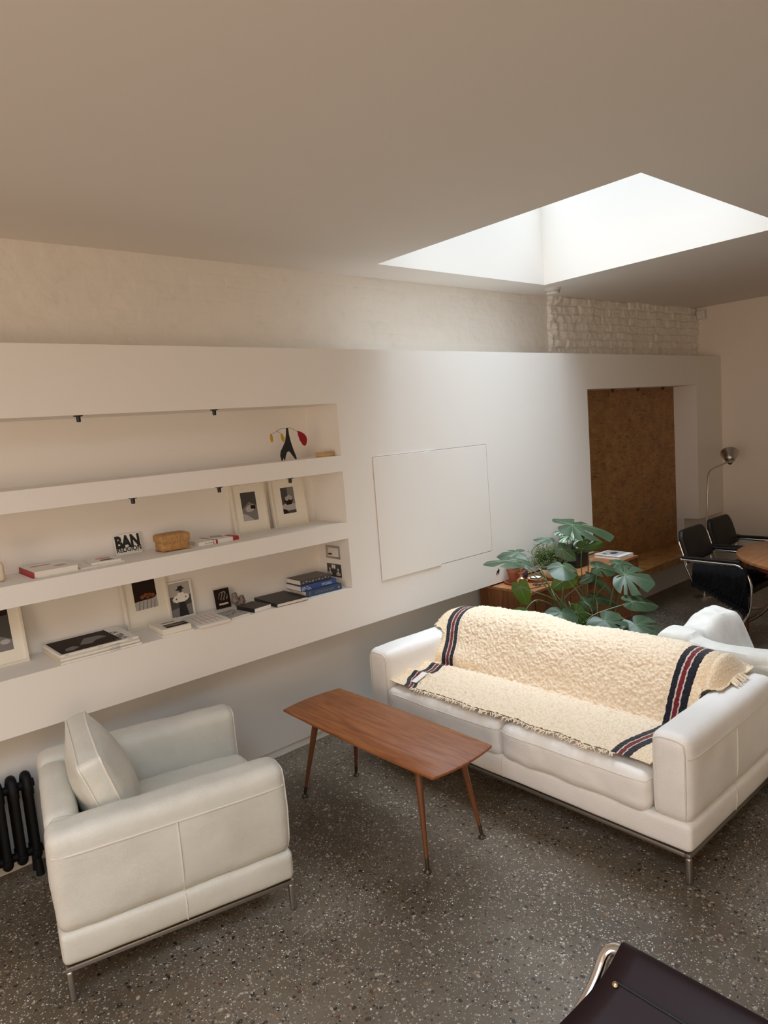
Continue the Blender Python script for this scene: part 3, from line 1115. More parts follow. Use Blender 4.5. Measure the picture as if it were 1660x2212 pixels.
# ---- second seat behind the sofa under a white blanket
S2 = thing('covered_seat', 'low upholstered seat behind the sofa hidden under a white blanket', 'sofa', (3.9, 1.02, 0))
bm = BM(); soft(bm, (-.42, -.82, .10), (.36, .82, .40), .03, .06); build('seat', bm, M_leather, S2)
bm = BM(); soft(bm, (-.42, -.82, .38), (-.26, .82, .615), .04, .05); build('back', bm, M_leather, S2)
bm = BM(); soft(bm, (-.25, .665, .38), (.30, .82, .605), .04, .05); build('arm', bm, M_leather, S2)
for x in (-.38, .32):
    for y in (-.78, .78):
        bm = BM(); tube(bm, [(x, y, 0), (x, y, .11)], .015, 12); build('leg', bm, M_steel, S2)
bm = BM()
nx, ny = 92, 120
gr = []
for i in range(nx + 1):
    row = []
    for j in range(ny + 1):
        u, v = i / nx, j / ny
        x = 3.435 + u * .965
        y = .55 + v * 1.44
        # heights of the back, the arm and the seat
        back = 1 - sstep(3.62, 3.76, x)
        arm = sstep(1.57, 1.70, y)
        h = .425 + (.636 - .425) * max(back, arm)
        h += .050 * arm * math.exp(-((x - 4.02) / .22) ** 2) * sstep(3.6, 3.9, x)
        h += .014 * arm * back
        # hanging edges
        h -= (1 - sstep(3.435, 3.52, x)) ** 1.5 * .30
        h -= sstep(1.80, 1.96, y) ** 1.4 * .40
        h -= sstep(4.10, 4.38, x) ** 1.3 * (.30 + .12 * arm)
        h = max(h, .06)
        fold = .012 * noise.noise((x * 4, y * 5, 1)) + .010 * math.sin(y * 26 + 4 * x) * sstep(4.1, 4.3, x)
        # a doubled layer of cloth over the corner
        lay = sstep(1.665, 1.685, y + .06 * (x - 3.5)) * back
        row.append(bm.verts.new((x + .012 * noise.noise((y * 5, x * 3, 4)), y + .012 * noise.noise((x * 5, y * 2, 9)), h + fold + .020 * noise.fractal(Vector((x * 5, y * 6, 2)), 1, 2, 3) * sstep(3.7, 4.0, x) + lay * .022)))
    gr.append(row)
for i in range(nx):
    for j in range(ny):
        bm.faces.new((gr[i][j], gr[i + 1][j], gr[i + 1][j + 1], gr[i][j + 1]))
o = build('blanket', bm, M_blanket)
sol = o.modifiers.new('thick', 'SOLIDIFY'); sol.thickness = .006; sol.offset = 1
tag(o, 'thick white wool blanket draped over the seat behind the sofa', 'blanket')

# ------------------------------------------------------------------ coffee table
T = thing('coffee_table', 'low walnut coffee table with bowed edges and splayed tapered legs', 'table', (2.055, 2.532, 0))
def outline(hx, hy, bx, by, n=14):
    pts = []
    for k in range(n):
        t = k / n * 2 - 1
        pts.append((hx + bx * (1 - t * t), t * hy))
    for k in range(n):
        t = 1 - k / n * 2
        pts.append((t * hx, hy + by * (1 - t * t)))
    for k in range(n):
        t = 1 - k / n * 2
        pts.append((-hx - bx * (1 - t * t), t * hy))
    for k in range(n):
        t = k / n * 2 - 1
        pts.append((t * hx, -hy - by * (1 - t * t)))
    return pts
bm = BM()
pts = outline(.190, .556, .010, .022)
lay = [(0.0, .450), (.002, .4515), (.0, .437), (.006, .430), (.022, .428)]
rings = []
for ins, z in ((.004, .4510), (.0, .4475), (.0, .4385), (.014, .4285)):
    rings.append([bm.verts.new((x * (1 - ins / .19), y * (1 - ins / .56), z)) for x, y in pts])
n = len(pts)
for a, b in zip(rings, rings[1:]):
    for i in range(n):
        bm.faces.new((a[i], b[i], b[(i + 1) % n], a[(i + 1) % n]))
bm.faces.new(rings[0]); bm.faces.new(list(reversed(rings[-1])))
build('table_top', bm, M_table, T)
for x0, y0, x1, y1 in ((-.130, -.405, -.185, -.480), (.130, -.405, .150, -.488), (-.130, .345, -.178, .425), (.130, .345, .138, .395)):
    bm = BM()
    a, b = Vector((x0, y0, .4285)), Vector((x1, y1, .055))
    tube(bm, [a, a.lerp(b, .2), b], [.0165, .0160, .0085], 16)
    l = build('leg', bm, M_tleg, T)
    bm = BM()
    d = (b - a).normalized()
    e = b + d * .042
    tube(bm, [b - d * .004, b + d * .030, Vector((e.x, e.y, .013))], [.0093, .0085, .007], 14)
    lathe(bm, [(0, 0), (.017, 0), (.0175, .004), (.013, .008), (.008, .014), (0, .014)], 18, (e.x, e.y, 0))
    build('foot', bm, M_bronze, l)

# ------------------------------------------------------------------ dining table and chairs
DT = thing('dining_table', 'oval teak dining table on turned legs', 'table', (5.76, 1.28, 0))
bm = BM()
N = 72
rings = []
for rr, z in ((.992, .726), (1.0, .721), (1.0, .704), (.975, .698)):
    rings.append([bm.verts.new((.81 * rr * math.cos(2 * PI * k / N), 1.0 * rr * math.sin(2 * PI * k / N), z)) for k in range(N)])
for a, b in zip(rings, rings[1:]):
    for i in range(N):
        bm.faces.new((a[i], b[i], b[(i + 1) % N], a[(i + 1) % N]))
bm.faces.new(rings[0]); bm.faces.new(list(reversed(rings[-1])))
build('table_top', bm, M_din, DT)
bm = BM()
for rr in (0,):
    a = [(.70 * math.cos(2 * PI * k / N), .885 * math.sin(2 * PI * k / N)) for k in range(N)]
    b = [(.68 * math.cos(2 * PI * k / N), .865 * math.sin(2 * PI * k / N)) for k in range(N)]
    ra = [[bm.verts.new((x, y, z)) for x, y in q] for q, z in ((a, .6985), (a, .63), (b, .63), (b, .6985))]
    for p, q in zip(ra, ra[1:]):
        for i in range(N):
            bm.faces.new((p[i], q[i], q[(i + 1) % N], p[(i + 1) % N]))
build('apron', bm, M_dinleg, DT)
for x, y in ((-.266, .880), (.36, .80), (-.45, -.70), (.45, -.70)):
    bm = BM()
    tube(bm, [(x, y, .6975), (x, y, .45), (x, y, 0)], [.026, .026, .018], 18)
    build('leg', bm, M_dinleg, DT)

def dining_chair(x, y, label):
    """front faces -y; origin under the seat centre"""
    c = thing('dining_chair', label, 'chair', (x, y, 0), (0, 0, 0), 'black leather dining chairs')
    bm = BM(); soft(bm, (-.235, -.24, .435), (.235, .235, .490), .022, .03, (0, 0, .012), .002, 8); build('seat', bm, M_bleather, c)
    bm = BM(); soft(bm, (-.222, -.018, -.13), (.222, .018, .135), .018, .03, (0, .010, .004), .002, 8, mtx=Matrix.Translation((0, .290, .755)) @ Matrix.Rotation(R(-17), 4, 'X'))
    # rounded upper corners
    for v in bm.verts:
        zz = v.co.z - .80
        if zz > 0 and abs(v.co.x) > .15:
            v.co.x -= math.copysign(.05 * (zz / .085) ** 2, v.co.x) * ((abs(v.co.x) - .15) / .072)
    build('backrest', bm, M_bleather, c)
    bm = BM()
    for s in (-1, 1):
        P = [(s * .240, .300, .660), (s * .240, -.17, .655), (s * .240, -.235, .52), (s * .240, -.225, .30), (s * .240, -.12, .15), (s * .240, .05, .035), (s * .240, .30, .0135)]
        tube(bm, fillet([P[0], P[1]] + P[2:], .09, 8), .0125, 12)
        tube(bm, [(s * .240, .28, .665), (s * .228, .27, .60), (s * .225, .20, .45)], .010, 10)
        tube(bm, [(s * .22, .265, .61), (s * .22, .325, .80)], .009, 10)
    tube(bm, [(-.240, .30, .0135), (.240, .30, .0135)], .0125, 12)
    tube(bm, [(-.240, -.10, .428), (.240, -.10, .428)], .010, 10)
    tube(bm, [(-.240, -.10, .428), (-.240, -.22, .428)], .010, 10)
    tube(bm, [(.240, -.10, .428), (.240, -.22, .428)], .010, 10)
    build('tubular_frame', bm, M_chrome, c)
    for s in (-1, 1):
        bm = BM(); soft(bm, (s * .240 - .020, -.16, .6695), (s * .240 + .020, .295, .690), .009, .03); build('armrest', bm, M_bleather, c)
    return c
dining_chair(5.610, 2.300, 'black leather dining chair hung with a black sheepskin')
dining_chair(6.190, 2.330, 'black leather dining chair behind the sheepskin covered one')

# sheepskin lying over the first chair
bm = BM()
path = [(5.375, .500 - .01), (5.368, .46), (5.352, .44), (5.338, .40), (5.335, .30)]
top = [(5.36, 2.48), (5.36, 2.06)]
nj = 46
rows = []
for j in range(nj + 1):
    w = j / nj
    y = 2.495 - .41 * w
    zb = .495 - .20 * w + .015 * math.sin(w * 22)
    row = []
    prof_ = [(5.800, .522), (5.70, .530), (5.55, .526), (5.43, .535), (5.395, .60), (5.366, .640), (5.342, .610), (5.334, .52), (5.334, (.47 + zb) / 2), (5.336, zb)]
    for k, (x, z) in enumerate(prof_):
        row.append(bm.verts.new((x + .006 * noise.noise((y * 20, z * 20, 1)), y, z + .006 * noise.noise((y * 25, x * 20, 5)))))
    rows.append(row)
for a, b in zip(rows, rows[1:]):
    for k in range(len(a) - 1):
        bm.faces.new((a[k], a[k + 1], b[k + 1], b[k]))
sk = build('sheepskin', bm, M_fur)
sol = sk.modifiers.new('thick', 'SOLIDIFY'); sol.thickness = .012; sol.offset = -1
bm = BM()
for k in range(900):
    w = rnd.random()
    y = 2.495 - .41 * w
    zb = .495 - .20 * w
    q = rnd.random()
    if rnd.random() < .45:
        q = rnd.random() * .1
    z = zb + q * (.60 - zb)
    p = Vector((5.330, y, z))
    d = Vector((-.25 - .3 * rnd.random(), rnd.uniform(-.5, .5), -1)).normalized() * rnd.uniform(.02, .042)
    tube(bm, [p, p + d * .5 + Vector((-.003, 0, .004)), p + d], [.0022, .0018, .0004], 4, caps=False)
for k in range(500):
    p = Vector((rnd.uniform(5.36, 5.78), rnd.uniform(2.09, 2.49), .528))
    d = Vector((rnd.uniform(-.6, .6), rnd.uniform(-.6, .6), .5)).normalized() * rnd.uniform(.012, .025)
    tube(bm, [p, p + d], [.002, .0004], 4, caps=False)
o = build('wool_pile', bm, M_fur, sk)
o['kind'] = 'stuff'
tag(sk, 'black sheepskin lying over the seat of the dining chair and hanging beside it', 'sheepskin')

# ------------------------------------------------------------------ floor lamp
LP = thing('floor_lamp', 'brushed steel reading floor lamp behind the black dining chair', 'floor lamp', (6.80, 3.02, 0))
def lp(x, y, z):
    return (x - 6.80, y - 3.02, z)
bm = BM(); lathe(bm, [(0, 0), (.105, 0), (.105, .012), (.09, .018), (.016, .024), (.012, .05), (0, .05)], 36, lp(6.70, 3.02, 0)); build('base', bm, M_steel, LP)
bm = BM()
pts = [lp(6.70, 3.02, .03), lp(6.765, 3.02, .55), lp(6.84, 3.02, 1.16)]
pts = smooth_path(pts, 6)[:-1] + smooth_path([lp(6.84, 3.02, 1.165), lp(6.868, 3.02, 1.215), lp(6.945, 3.01, 1.245), lp(7.05, 2.99, 1.262), lp(7.20, 2.97, 1.288)], 7)
tube(bm, pts, .0082, 12)
build('pole', bm, M_steel, LP)
sh = build('lamp_shade', (lambda b: (lathe(b, [(.0, -.042), (.016, -.040), (.026, -.026), (.027, -.004), (.024, .0), (.040, .008), (.050, .022), (.054, .034), (.083, .105), (.086, .112), (.084, .113), (.080, .107), (.050, .036), (.02, .012), (0, .010)], 40), b)[1])(BM()), M_steel, LP)
sh.location = lp(7.215, 2.965, 1.292)
sh.rotation_euler = Vector((.64, .30, .58)).to_track_quat('Z', 'Y').to_euler()
bm = BM(); bmesh.ops.create_uvsphere(bm, u_segments=16, v_segments=10, radius=.024)
o = build('bulb', bm, M_card, sh); o.location = (0, 0, .045)

# ------------------------------------------------------------------ sling chair by the camera
SL = thing('sling_chair', 'dark brown leather sling chair on a bent chrome tube', 'chair', (.80, .42, 0))
def sl(x, y, z):
    return (x - .80, y - .42, z)
bm = BM()
ny, rows = 14, []
prof_ = smooth_path([(1.176, 0, .772), (1.188, 0, .790), (1.184, 0, .806), (1.170, 0, .812), (1.152, 0, .804), (1.120, 0, .780), (1.017, 0, .703), (.90, 0, .625), (.78, 0, .55), (.66, 0, .47), (.56, 0, .41), (.44, 0, .385), (.30, 0, .40), (.22, 0, .425)], 5)
def sling_half(z, x):
    return .285 + (.095 * sstep(.810, .60, z) if x < 1.165 else 0)
for p in prof_:
    hw = sling_half(p.z, p.x)
    rows.append([bm.verts.new(sl(p.x, .427 + hw - 2 * hw * k / ny, p.z - .014 * math.sin(PI * k / ny) * sstep(.80, .72, p.z))) for k in range(ny + 1)])
for a, b in zip(rows, rows[1:]):
    for k in range(ny):
        bm.faces.new((a[k], a[k + 1], b[k + 1], b[k]))
o = build('sling_seat', bm, M_brleather, SL)
sol = o.modifiers.new('thick', 'SOLIDIFY'); sol.thickness = .0035; sol.offset = 1
bm = BM()
tube(bm, [sl(1.108, .690 - .526 * k / 20, .7775 - .014 * math.sin(PI * k / 20) * .25) for k in range(21)], .0016, 6)
build('stitching', bm, M_black, o)
for y in (.690, .164):
    bm = BM()
    lathe(bm, [(0, .003), (.0035, .0025), (.006, 0), (.006, -.002)], 14)
    s_ = build('rivet', bm, M_brass, o)
    s_.location = sl(1.104, y, .7745)
    s_.rotation_euler = Vector((-.60, 0, .80)).to_track_quat('Z', 'Y').to_euler()
bm = BM()
for s in (1, -1):
    def yy(v):
        return .427 + s * v
    side = fillet([sl(1.168, yy(.20), .792), sl(1.172, yy(.318), .793), sl(1.120, yy(.316), .735), sl(.90, yy(.352), .582), sl(.60, yy(.372), .40), sl(.25, yy(.372), .405), sl(.20, yy(.372), .34), sl(.36, yy(.372), .02), sl(1.12, yy(.372), .014)], .040, 8)
    tube(bm, side, .0125, 14)
tube(bm, [sl(1.12, .799, .014), sl(1.12, .055, .014)], .0125, 12)
tube(bm, [sl(1.168, .64, .792), sl(1.168, .21, .792)], .0125, 12)
tube(bm, [sl(.26, .799, .403), sl(.26, .055, .403)], .0115, 12)
build('tubular_frame', bm, M_chrome, SL)

# ------------------------------------------------------------------ sideboard
ZB = .67
SB = thing('sideboard', 'long teak sideboard with sliding doors standing below the wall panel', 'sideboard', (4.60, 3.185, 0))
def sb(x, y, z):
    return (x - 4.60, y - 3.185, z)
xa, xb, ya, yb = 3.865, 5.335, 2.948, 3.425
zb0 = .175
bm = BM(); bounds(bm, sb(xa, ya, ZB - .022), sb(xb, yb, ZB), .0015, 1); build('table_top', bm, M_teaktop, SB, False)
bm = BM()
bounds(bm, sb(xa + .001, ya + .002, zb0), sb(xa + .019, yb, ZB - .0225))
bounds(bm, sb(xb - .019, ya + .002, zb0), sb(xb - .001, yb, ZB - .0225))
bounds(bm, sb(xa + .019, ya + .002, zb0), sb(xb - .019, yb, zb0 + .02))
bounds(bm, sb(xa + .019, yb - .012, zb0 + .02), sb(xb - .019, yb, ZB - .0225))
bounds(bm, sb(4.33, ya + .012, zb0 + .02), sb(4.345, yb - .012, ZB - .0225))
bounds(bm, sb(4.905, ya + .012, zb0 + .02), sb(4.92, yb - .012, ZB - .0225))
build('carcass', bm, M_teak, SB, False)
for da, db, hx in ((xa + .020, 4.329, xa + .05), (4.921, xb - .020, 4.96)):
    bm = BM(); bounds(bm, sb(da, ya + .006, zb0 + .021), sb(db, ya + .022, ZB - .024), .001, 1)
    d = build('door', bm, M_teak, SB, False)
    bm = BM()
    soft(bm, sb(hx - .012, ya - .010, .47), sb(hx + .012, ya + .006, .60), .011, .03)
    build('handle', bm, M_tleg, d)
for k in range(4):
    h = (ZB - .024 - zb0 - .021) / 4
    z0 = zb0 + .021 + k * h
    bm = BM(); bounds(bm, sb(4.347, ya + .006, z0 + .001), sb(4.903, ya + .022, z0 + h - .002), .001, 1)
    d = build('drawer', bm, M_teak, SB, False)
    bm = BM(); soft(bm, sb(4.58, ya - .008, z0 + h * .45), sb(4.67, ya + .006, z0 + h * .62), .006, .03); build('handle', bm, M_tleg, d)
for x in (xa + .12, xb - .12):
    for y in (ya + .06, yb - .05):
        bm = BM(); tube(bm, [sb(x, y, zb0), sb(x, y, 0)], [.019, .012], 14); build('leg', bm, M_dinleg, SB)
bm = BM()
bounds(bm, sb(xa + .06, ya + .05, zb0 - .030), sb(xb - .06, ya + .07, zb0))
build('base_rail', bm, M_dinleg, SB, False)

# ------------------------------------------------------------------ things on the sideboard
def pot_profile(rb, rt, h, t=.006, rim=.0):
    p = [(0, 0), (rb, 0), (rt - rim, h * .80), (rt, h * .80), (rt, h), (rt - t, h), (rt - t - .002, h * .86), (0, h * .86)]
    return p
PT = thing('plant_pot', 'small terracotta pot plant standing in a saucer, nearest the end of the sideboard', 'potted plant', (4.035, 3.215, ZB))
bm = BM(); lathe(bm, [(0, .0), (.075, .0), (.086, .018), (.081, .018), (.072, .006), (0, .006)], 40); build('saucer', bm, M_terra, PT)
bm = BM(); lathe(bm, [(0, .0065), (.046, .0065), (.060, .090), (.064, .090), (.066, .118), (.060, .118), (.056, .104), (0, .104)], 40); build('pot', bm, M_terra, PT)
bm = BM(); lathe(bm, [(0, .110), (.03, .109), (.056, .1045)], 24); build('soil', bm, M_soil, PT)

def leaf_mesh(bm, A, a, n, L, W, cuts, curl=.25, fold=.18, mi=0, lobes=True, vein=None, uvl=None, seed=0):
    """heart shaped leaf from the stalk joint A towards a, upper side n"""
    a = Vector(a).normalized()
    n = Vector(n); n = (n - a * n.dot(a)).normalized()
    b = n.cross(a)
    A = Vector(A)
    N = 200
    key = [(0, 1.0), (20, .86), (45, .66), (75, .55), (105, .50), (135, .46), (160, .36), (174, .17), (180, .06)] if lobes else \
          [(0, 1.0), (15, .86), (35, .60), (60, .42), (90, .32), (120, .25), (150, .15), (180, .08)]
    def rad(d):
        d = abs(d)
        for (d0, r0), (d1, r1) in zip(key, key[1:]):
            if d <= d1:
                t = (d - d0) / (d1 - d0)
                t = t * t * (3 - 2 * t) * .35 + t * .65
                return r0 + (r1 - r0) * t
        return key[-1][1]
    rg = random.Random(seed)
    cu = []
    for k in range(cuts):
        sgn = 1 if k % 2 else -1
        cu.append((sgn * (24 + 92 * ((k // 2) + rg.uniform(.1, .7)) / max(1, (cuts + 1) // 2)), rg.uniform(4.5, 7.5), rg.uniform(.45, .72)))
    rings = []
    K = 7
    def place(r, d):
        th = R(d)
        x, y = r * math.cos(th), r * math.sin(th) * W
        z = -fold * abs(y) + .10 * abs(y) * abs(y) / max(L, .01) - curl * (max(0, x) ** 2) / L - .55 * (y * y) / L * .5
        z += .022 * L * math.sin(th * 6 + seed) * (r / L)
        return A + a * x + b * y + n * z
    cv = bm.verts.new(A)
    for k in range(1, K + 1):
        ring = []
        for j in range(N):
            d = -180 + 360 * (j + .5) / N
            rr = rad(d)
            for c, w, dep in cu:
                q = abs(d - c) / w
                if q < 1:
                    rr *= 1 - dep * (1 - q * q) ** .5
            ring.append(bm.verts.new(place(rr * L * k / K, d)))
        rings.append(ring)
    def setuv(f, vals):
        if uvl:
            for lp_, uv in zip(f.loops, vals):
                lp_[uvl].uv = uv
    for j in range(N):
        jn = (j + 1) % N
        if jn == 0:
            continue
        f = bm.faces.new((cv, rings[0][j], rings[0][jn])); f.material_index = mi
        ang = lambda q: abs(-1 + 2 * (q + .5) / N)
        setuv(f, ((0, 0), (.14, ang(j)), (.14, ang(jn))))
        for k in range(K - 1):
            f = bm.faces.new((rings[k][j], rings[k + 1][j], rings[k + 1][jn], rings[k][jn])); f.material_index = mi
            setuv(f, (((k + 1) / K, ang(j)), ((k + 2) / K, ang(j)), ((k + 2) / K, ang(jn)), ((k + 1) / K, ang(jn))))
    if vein is not None:
        tube(vein, [place(L * .97 * q / 8, 0) + n * .0008 for q in range(9)], [.0018 * (1 - .7 * q / 8) + .0003 for q in range(9)], 5, mi=1)
        for s in (-1, 1):
            for dd in (38, 68, 100, 132):
                rr = rad(dd) * .8
                tube(vein, [place(L * rr * q / 5, s * dd) + n * .0005 for q in range(6)], [.0009 * (1 - .7 * q / 5) + .0002 for q in range(6)], 4, mi=1)

bm = BM()
for k, (ax, nn, L, h) in enumerate((((-.55, -.5, .1), (0, -.4, .9), .055, .16), ((.5, .3, .2), (-.3, 0, .9), .05, .175), ((-.1, .6, .3), (0, -.6, .8), .05, .17), ((.3, -.6, -.1), (0, -.5, .9), .05, .15))):
    leaf_mesh(bm, (ax[0] * .03, ax[1] * .03, h), ax, nn, L, .8, 0, seed=k)
    tube(bm, [(0, 0, .105), (ax[0] * .015, ax[1] * .015, h * .8), (ax[0] * .03, ax[1] * .03, h)], .0016, 5)
build('leaves', bm, M_leafy, PT)

MI = thing('plant_mister', 'copper plant mister with pump spout on the sideboard', 'plant mister', (3.962, 3.105, ZB))
bm = BM(); lathe(bm, [(0, 0), (.034, 0), (.036, .004), (.036, .045), (.034, .056), (.026, .066), (.015, .071), (.012, .074), (.012, .079), (0, .079)], 40); build('bottle', bm, M_copper, MI)
bm = BM()
lathe(bm, [(0, .079), (.013, .079), (.013, .087), (.006, .089), (.006, .108), (0, .108)], 24)
tube(bm, [(0, 0, .10), (0, 0, .142)], .0022, 8)
lathe(bm, [(0, .140), (.004, .140), (.0045, .146), (0, .148)], 14)
tube(bm, [(0, 0, .098), (.018, -.010, .108), (.026, -.015, .120)], [.0035, .003, .004], 8)
tube(bm, smooth_path([(-.004, 0, .105), (-.020, .004, .104), (-.024, .006, .094), (-.016, .004, .086), (-.006, 0, .088)], 4), .0022, 7)
build('pump', bm, M_copper, MI)

cz = ZB
for k, (r, h, m, dx, dy, lab) in enumerate(((.068, .010, M_terra, 0, 0, 'terracotta saucer at the bottom of the small stack beside the bowl'),
                                           (.066, .009, M_terra, .004, -.004, 'terracotta saucer in the middle of the small stack beside the bowl'),
                                           (.060, .007, M_ltwood, -.006, .003, 'wooden coaster near the top of the small stack beside the bowl'),
                                           (.044, .008, M_greyc, -.008, .0, 'small dark dish with a pale inside topping the saucer stack'))):
    bm = BM(); lathe(bm, [(0, 0), (r * .94, 0), (r, h * .4), (r, h), (r * .93, h), (r * .88, h * .72), (0, h * .72)], 40)
    if k == 3:
        t_ = thing('dish', lab, 'dish', (4.160 + dx, 3.120 + dy, cz))
        build('body', bm, m, t_)
        b2 = BM(); lathe(b2, [(0, h * .73), (r * .86, h * .73), (r * .86, h * .80), (0, h * .80)], 40); build('glaze', b2, M_card, t_)
    else:
        o = build('saucer' if k < 2 else 'coaster', bm, m, None, True, (4.160 + dx, 3.120 + dy, cz))
        tag(o, lab, 'saucer' if k < 2 else 'coaster')
    cz += h + .0004
# scissors and stick
SCI = thing('scissors', 'dark metal plant scissors lying in front of the saucers', 'scissors', (4.095, 3.020, ZB + .004), (0, 0, R(-25)))
bm = BM()
for s in (-1, 1):
    tube(bm, [(.0, s * .003, .001 * s), (.07, s * -.004, .001 * s)], [.004, .0012], 6)
build('blades', bm, M_bronze, SCI)
bm = BM()
for s in (-1, 1):
    tube(bm, [(-.005, s * .003, .001), (-.03, s * .010, .001)] , .0025, 6)
    tube(bm, [(-.048 + .020 * math.cos(2 * PI * k / 18), s * .018 + .013 * math.sin(2 * PI * k / 18), .001) for k in range(18)], .0028, 6, closed=True)
build('handles', bm, M_black, SCI)
bm = BM(); tube(bm, [(-.10, .02, 0), (0, 0, .0005), (.11, -.03, 0)], [.0028, .003, .002], 8)
o = build('plant_stake', bm, M_tleg, None, True, (3.965, 3.005, ZB + .003))
tag(o, 'thin dark stick lying along the front of the sideboard', 'stick')

# stoneware bowl
BW = thing('planted_bowl', 'cream stoneware bowl planted with small stones and sprigs in a saucer', 'potted plant', (4.285, 3.065, ZB))
bm = BM(); lathe(bm, [(0, 0), (.070, 0), (.080, .012), (.075, .012), (.066, .005), (0, .005)], 40); build('saucer', bm, M_terra, BW)
bm = BM(); lathe(bm, [(0, .0055), (.052, .0055), (.076, .030), (.092, .072), (.094, .080), (.089, .080), (.086, .070), (0, .066)], 48); build('bowl', bm, M_bowl, BW)
bm = BM()
lathe(bm, [(0, .074), (.05, .072), (.085, .0705)], 32)
for k in range(46):
    a, q = rnd.uniform(0, 6.28), rnd.uniform(0, .075)
    r = bmesh.ops.create_icosphere(bm, subdivisions=1, radius=rnd.uniform(.003, .007))
    xf(bm, r['verts'], Matrix.Translation((q * math.cos(a), q * math.sin(a), .073)))
build('soil', bm, M_soil, BW)
bm = BM()
for k in range(26):
    a, q = rnd.uniform(0, 6.28), rnd.uniform(0, .055)
    p = Vector((q * math.cos(a), q * math.sin(a), .07))
    d = Vector((rnd.uniform(-.4, .4), rnd.uniform(-.4, .4), 1)) * rnd.uniform(.02, .05)
    tube(bm, [p, p + d * .6, p + d], [.0012, .001, .0004], 5)
build('sprigs', bm, M_stem, BW)
bm = BM(); lathe(bm, [(0, 0), (.026, 0), (.036, .02), (.040, .045), (.036, .070), (.030, .076), (.026, .074), (.030, .05), (0, .04)], 32)
o = build('vase', bm, M_purple, None, True, (4.160, 3.245, ZB))
tag(o, 'small dark purple glazed vase between the terracotta pot and the bowl', 'vase')

# bushy trailing plant
FP = thing('bushy_plant', 'bushy plant with tiny green leaves in a grey pot beside the wall', 'potted plant', (4.405, 3.20, ZB))
bm = BM(); lathe(bm, [(0, 0), (.048, 0), (.060, .10), (.060, .108), (.054, .108), (.052, .094), (0, .094)], 36); build('pot', bm, M_greypot, FP)
bm = BM(); bs = BM()
for k in range(190):
    a = rnd.uniform(0, 2 * PI)
    el = rnd.uniform(-.25, 1.2)
    L = rnd.uniform(.12, .27)
    dx = Vector((math.cos(a) * math.cos(el) * 1.0, math.sin(a) * math.cos(el) * .42, math.sin(el) * .72))
    if dx.x > 0:
        dx.x *= .72
    if dx.y > 0:
        dx.y *= .35
    p0 = Vector((.02 * math.cos(a), .02 * math.sin(a), .10))
    pts = [p0 + dx * (L * q / 6) + Vector((rnd.uniform(-.008, .008), rnd.uniform(-.006, .006), -.045 * (q / 6) ** 2 + .035 * (q / 6))) for q in range(7)]
    tube(bs, pts, .0009, 4, caps=False)
    for q in range(2, 7):
        for s in range(5):
            c = pts[q] + Vector((rnd.uniform(-.014, .014), rnd.uniform(-.010, .010), rnd.uniform(-.012, .014)))
            d = Vector((rnd.uniform(-1, 1), rnd.uniform(-1, 1), rnd.uniform(-.2, 1))).normalized()
            e = d.orthogonal().normalized()
            w = rnd.uniform(.0028, .0052)
            f = bm.faces.new([bm.verts.new(c), bm.verts.new(c + d * w * 1.2 + e * w), bm.verts.new(c + d * w * 2.8), bm.verts.new(c + d * w * 1.2 - e * w)])
build('foliage', bm, M_fern, FP, False)
build('stems', bs, M_stem, FP)

# striped plant in a black pot
PP = thing('striped_plant', 'plant with silver striped round leaves in a black square pot', 'potted plant', (4.745, 3.175, ZB))
bm = BM()
soft(bm, (-.085, -.085, 0), (.085, .085, .165), .012, .05); build('pot', bm, M_black, PP)
bm = BM(); uvl = bm.loops.layers.uv.new('UVMap'); bs = BM()
for k, (dx, dy, dz, ax, nn, L) in enumerate(((-.10, -.02, .255, (-.9, .1, .05), (0, -.3, .95), .085), (-.045, -.03, .285, (-.3, -.3, -.2), (-.4, -.5, .75), .075),
        (.0, -.05, .262, (.35, -.3, -.8), (-.5, -.7, .5), .095), (.075, -.05, .215, (.45, -.3, -.8), (-.4, -.8, .4), .095), (-.02, .05, .29, (.8, .3, .1), (-.1, -.4, .9), .075),
        (-.085, .04, .29, (-.6, .5, .1), (-.2, -.3, .9), .07), (.11, .03, .22, (.9, .1, -.4), (.2, -.5, .8), .08), (-.06, -.075, .225, (-.5, -.5, -.6), (-.5, -.6, .6), .07), (.03, -.02, .30, (.4, -.2, .2), (-.3, -.5, .8), .06))):
    leaf_mesh(bm, (dx, dy, dz), ax, nn, L, 1.15, 0, .5, .1, seed=k, uvl=uvl)
    tube(bs, smooth_path([(dx * .15, dy * .15, .15), (dx * .6, dy * .6, .15 + (dz - .15) * .7), (dx, dy, dz)], 4), .0018, 6)
build('leaves', bm, M_pep, PP)
build('stems', bs, M_dinleg, PP)

BK = thing('book', 'white photography book lying at the alcove end of the sideboard', 'book', (5.205, 3.075, ZB), (0, 0, R(-3)))
bm = BM(); bounds(bm, (-.098, -.085, .002), (.100, .145, .022)); build('pages', bm, M_paper, BK, False)
bm = BM()
bounds(bm, (-.102, -.092, .0221), (.104, .150, .0245), .001, 1); bounds(bm, (-.102, -.092, 0), (.104, .150, .0019), .0008, 1); bounds(bm, (-.102, -.0935, 0), (.104, -.0905, .0245), .001, 1)
cv_ = build('cover', bm, M_card, BK, False)
bm = BM()
bounds(bm, (-.080, -.050, .0246), (.092, .130, .0250)); build('picture', bm, M_grey3, cv_, False)
bm = BM()
prism(bm, [(-.03, .02), (.0, .0), (.05, .01), (.07, .05), (.03, .07), (-.01, .06)], .0251, .0254); prism(bm, [(-.07, .06), (-.05, .05), (-.03, .09), (-.06, .1)], .0251, .0254); build('picture', bm, M_grey1, cv_, False)
print_line(18, .012, M_grey2, cv_, (-.09, -.0937, .008), (R(90), 0, 0), 1)

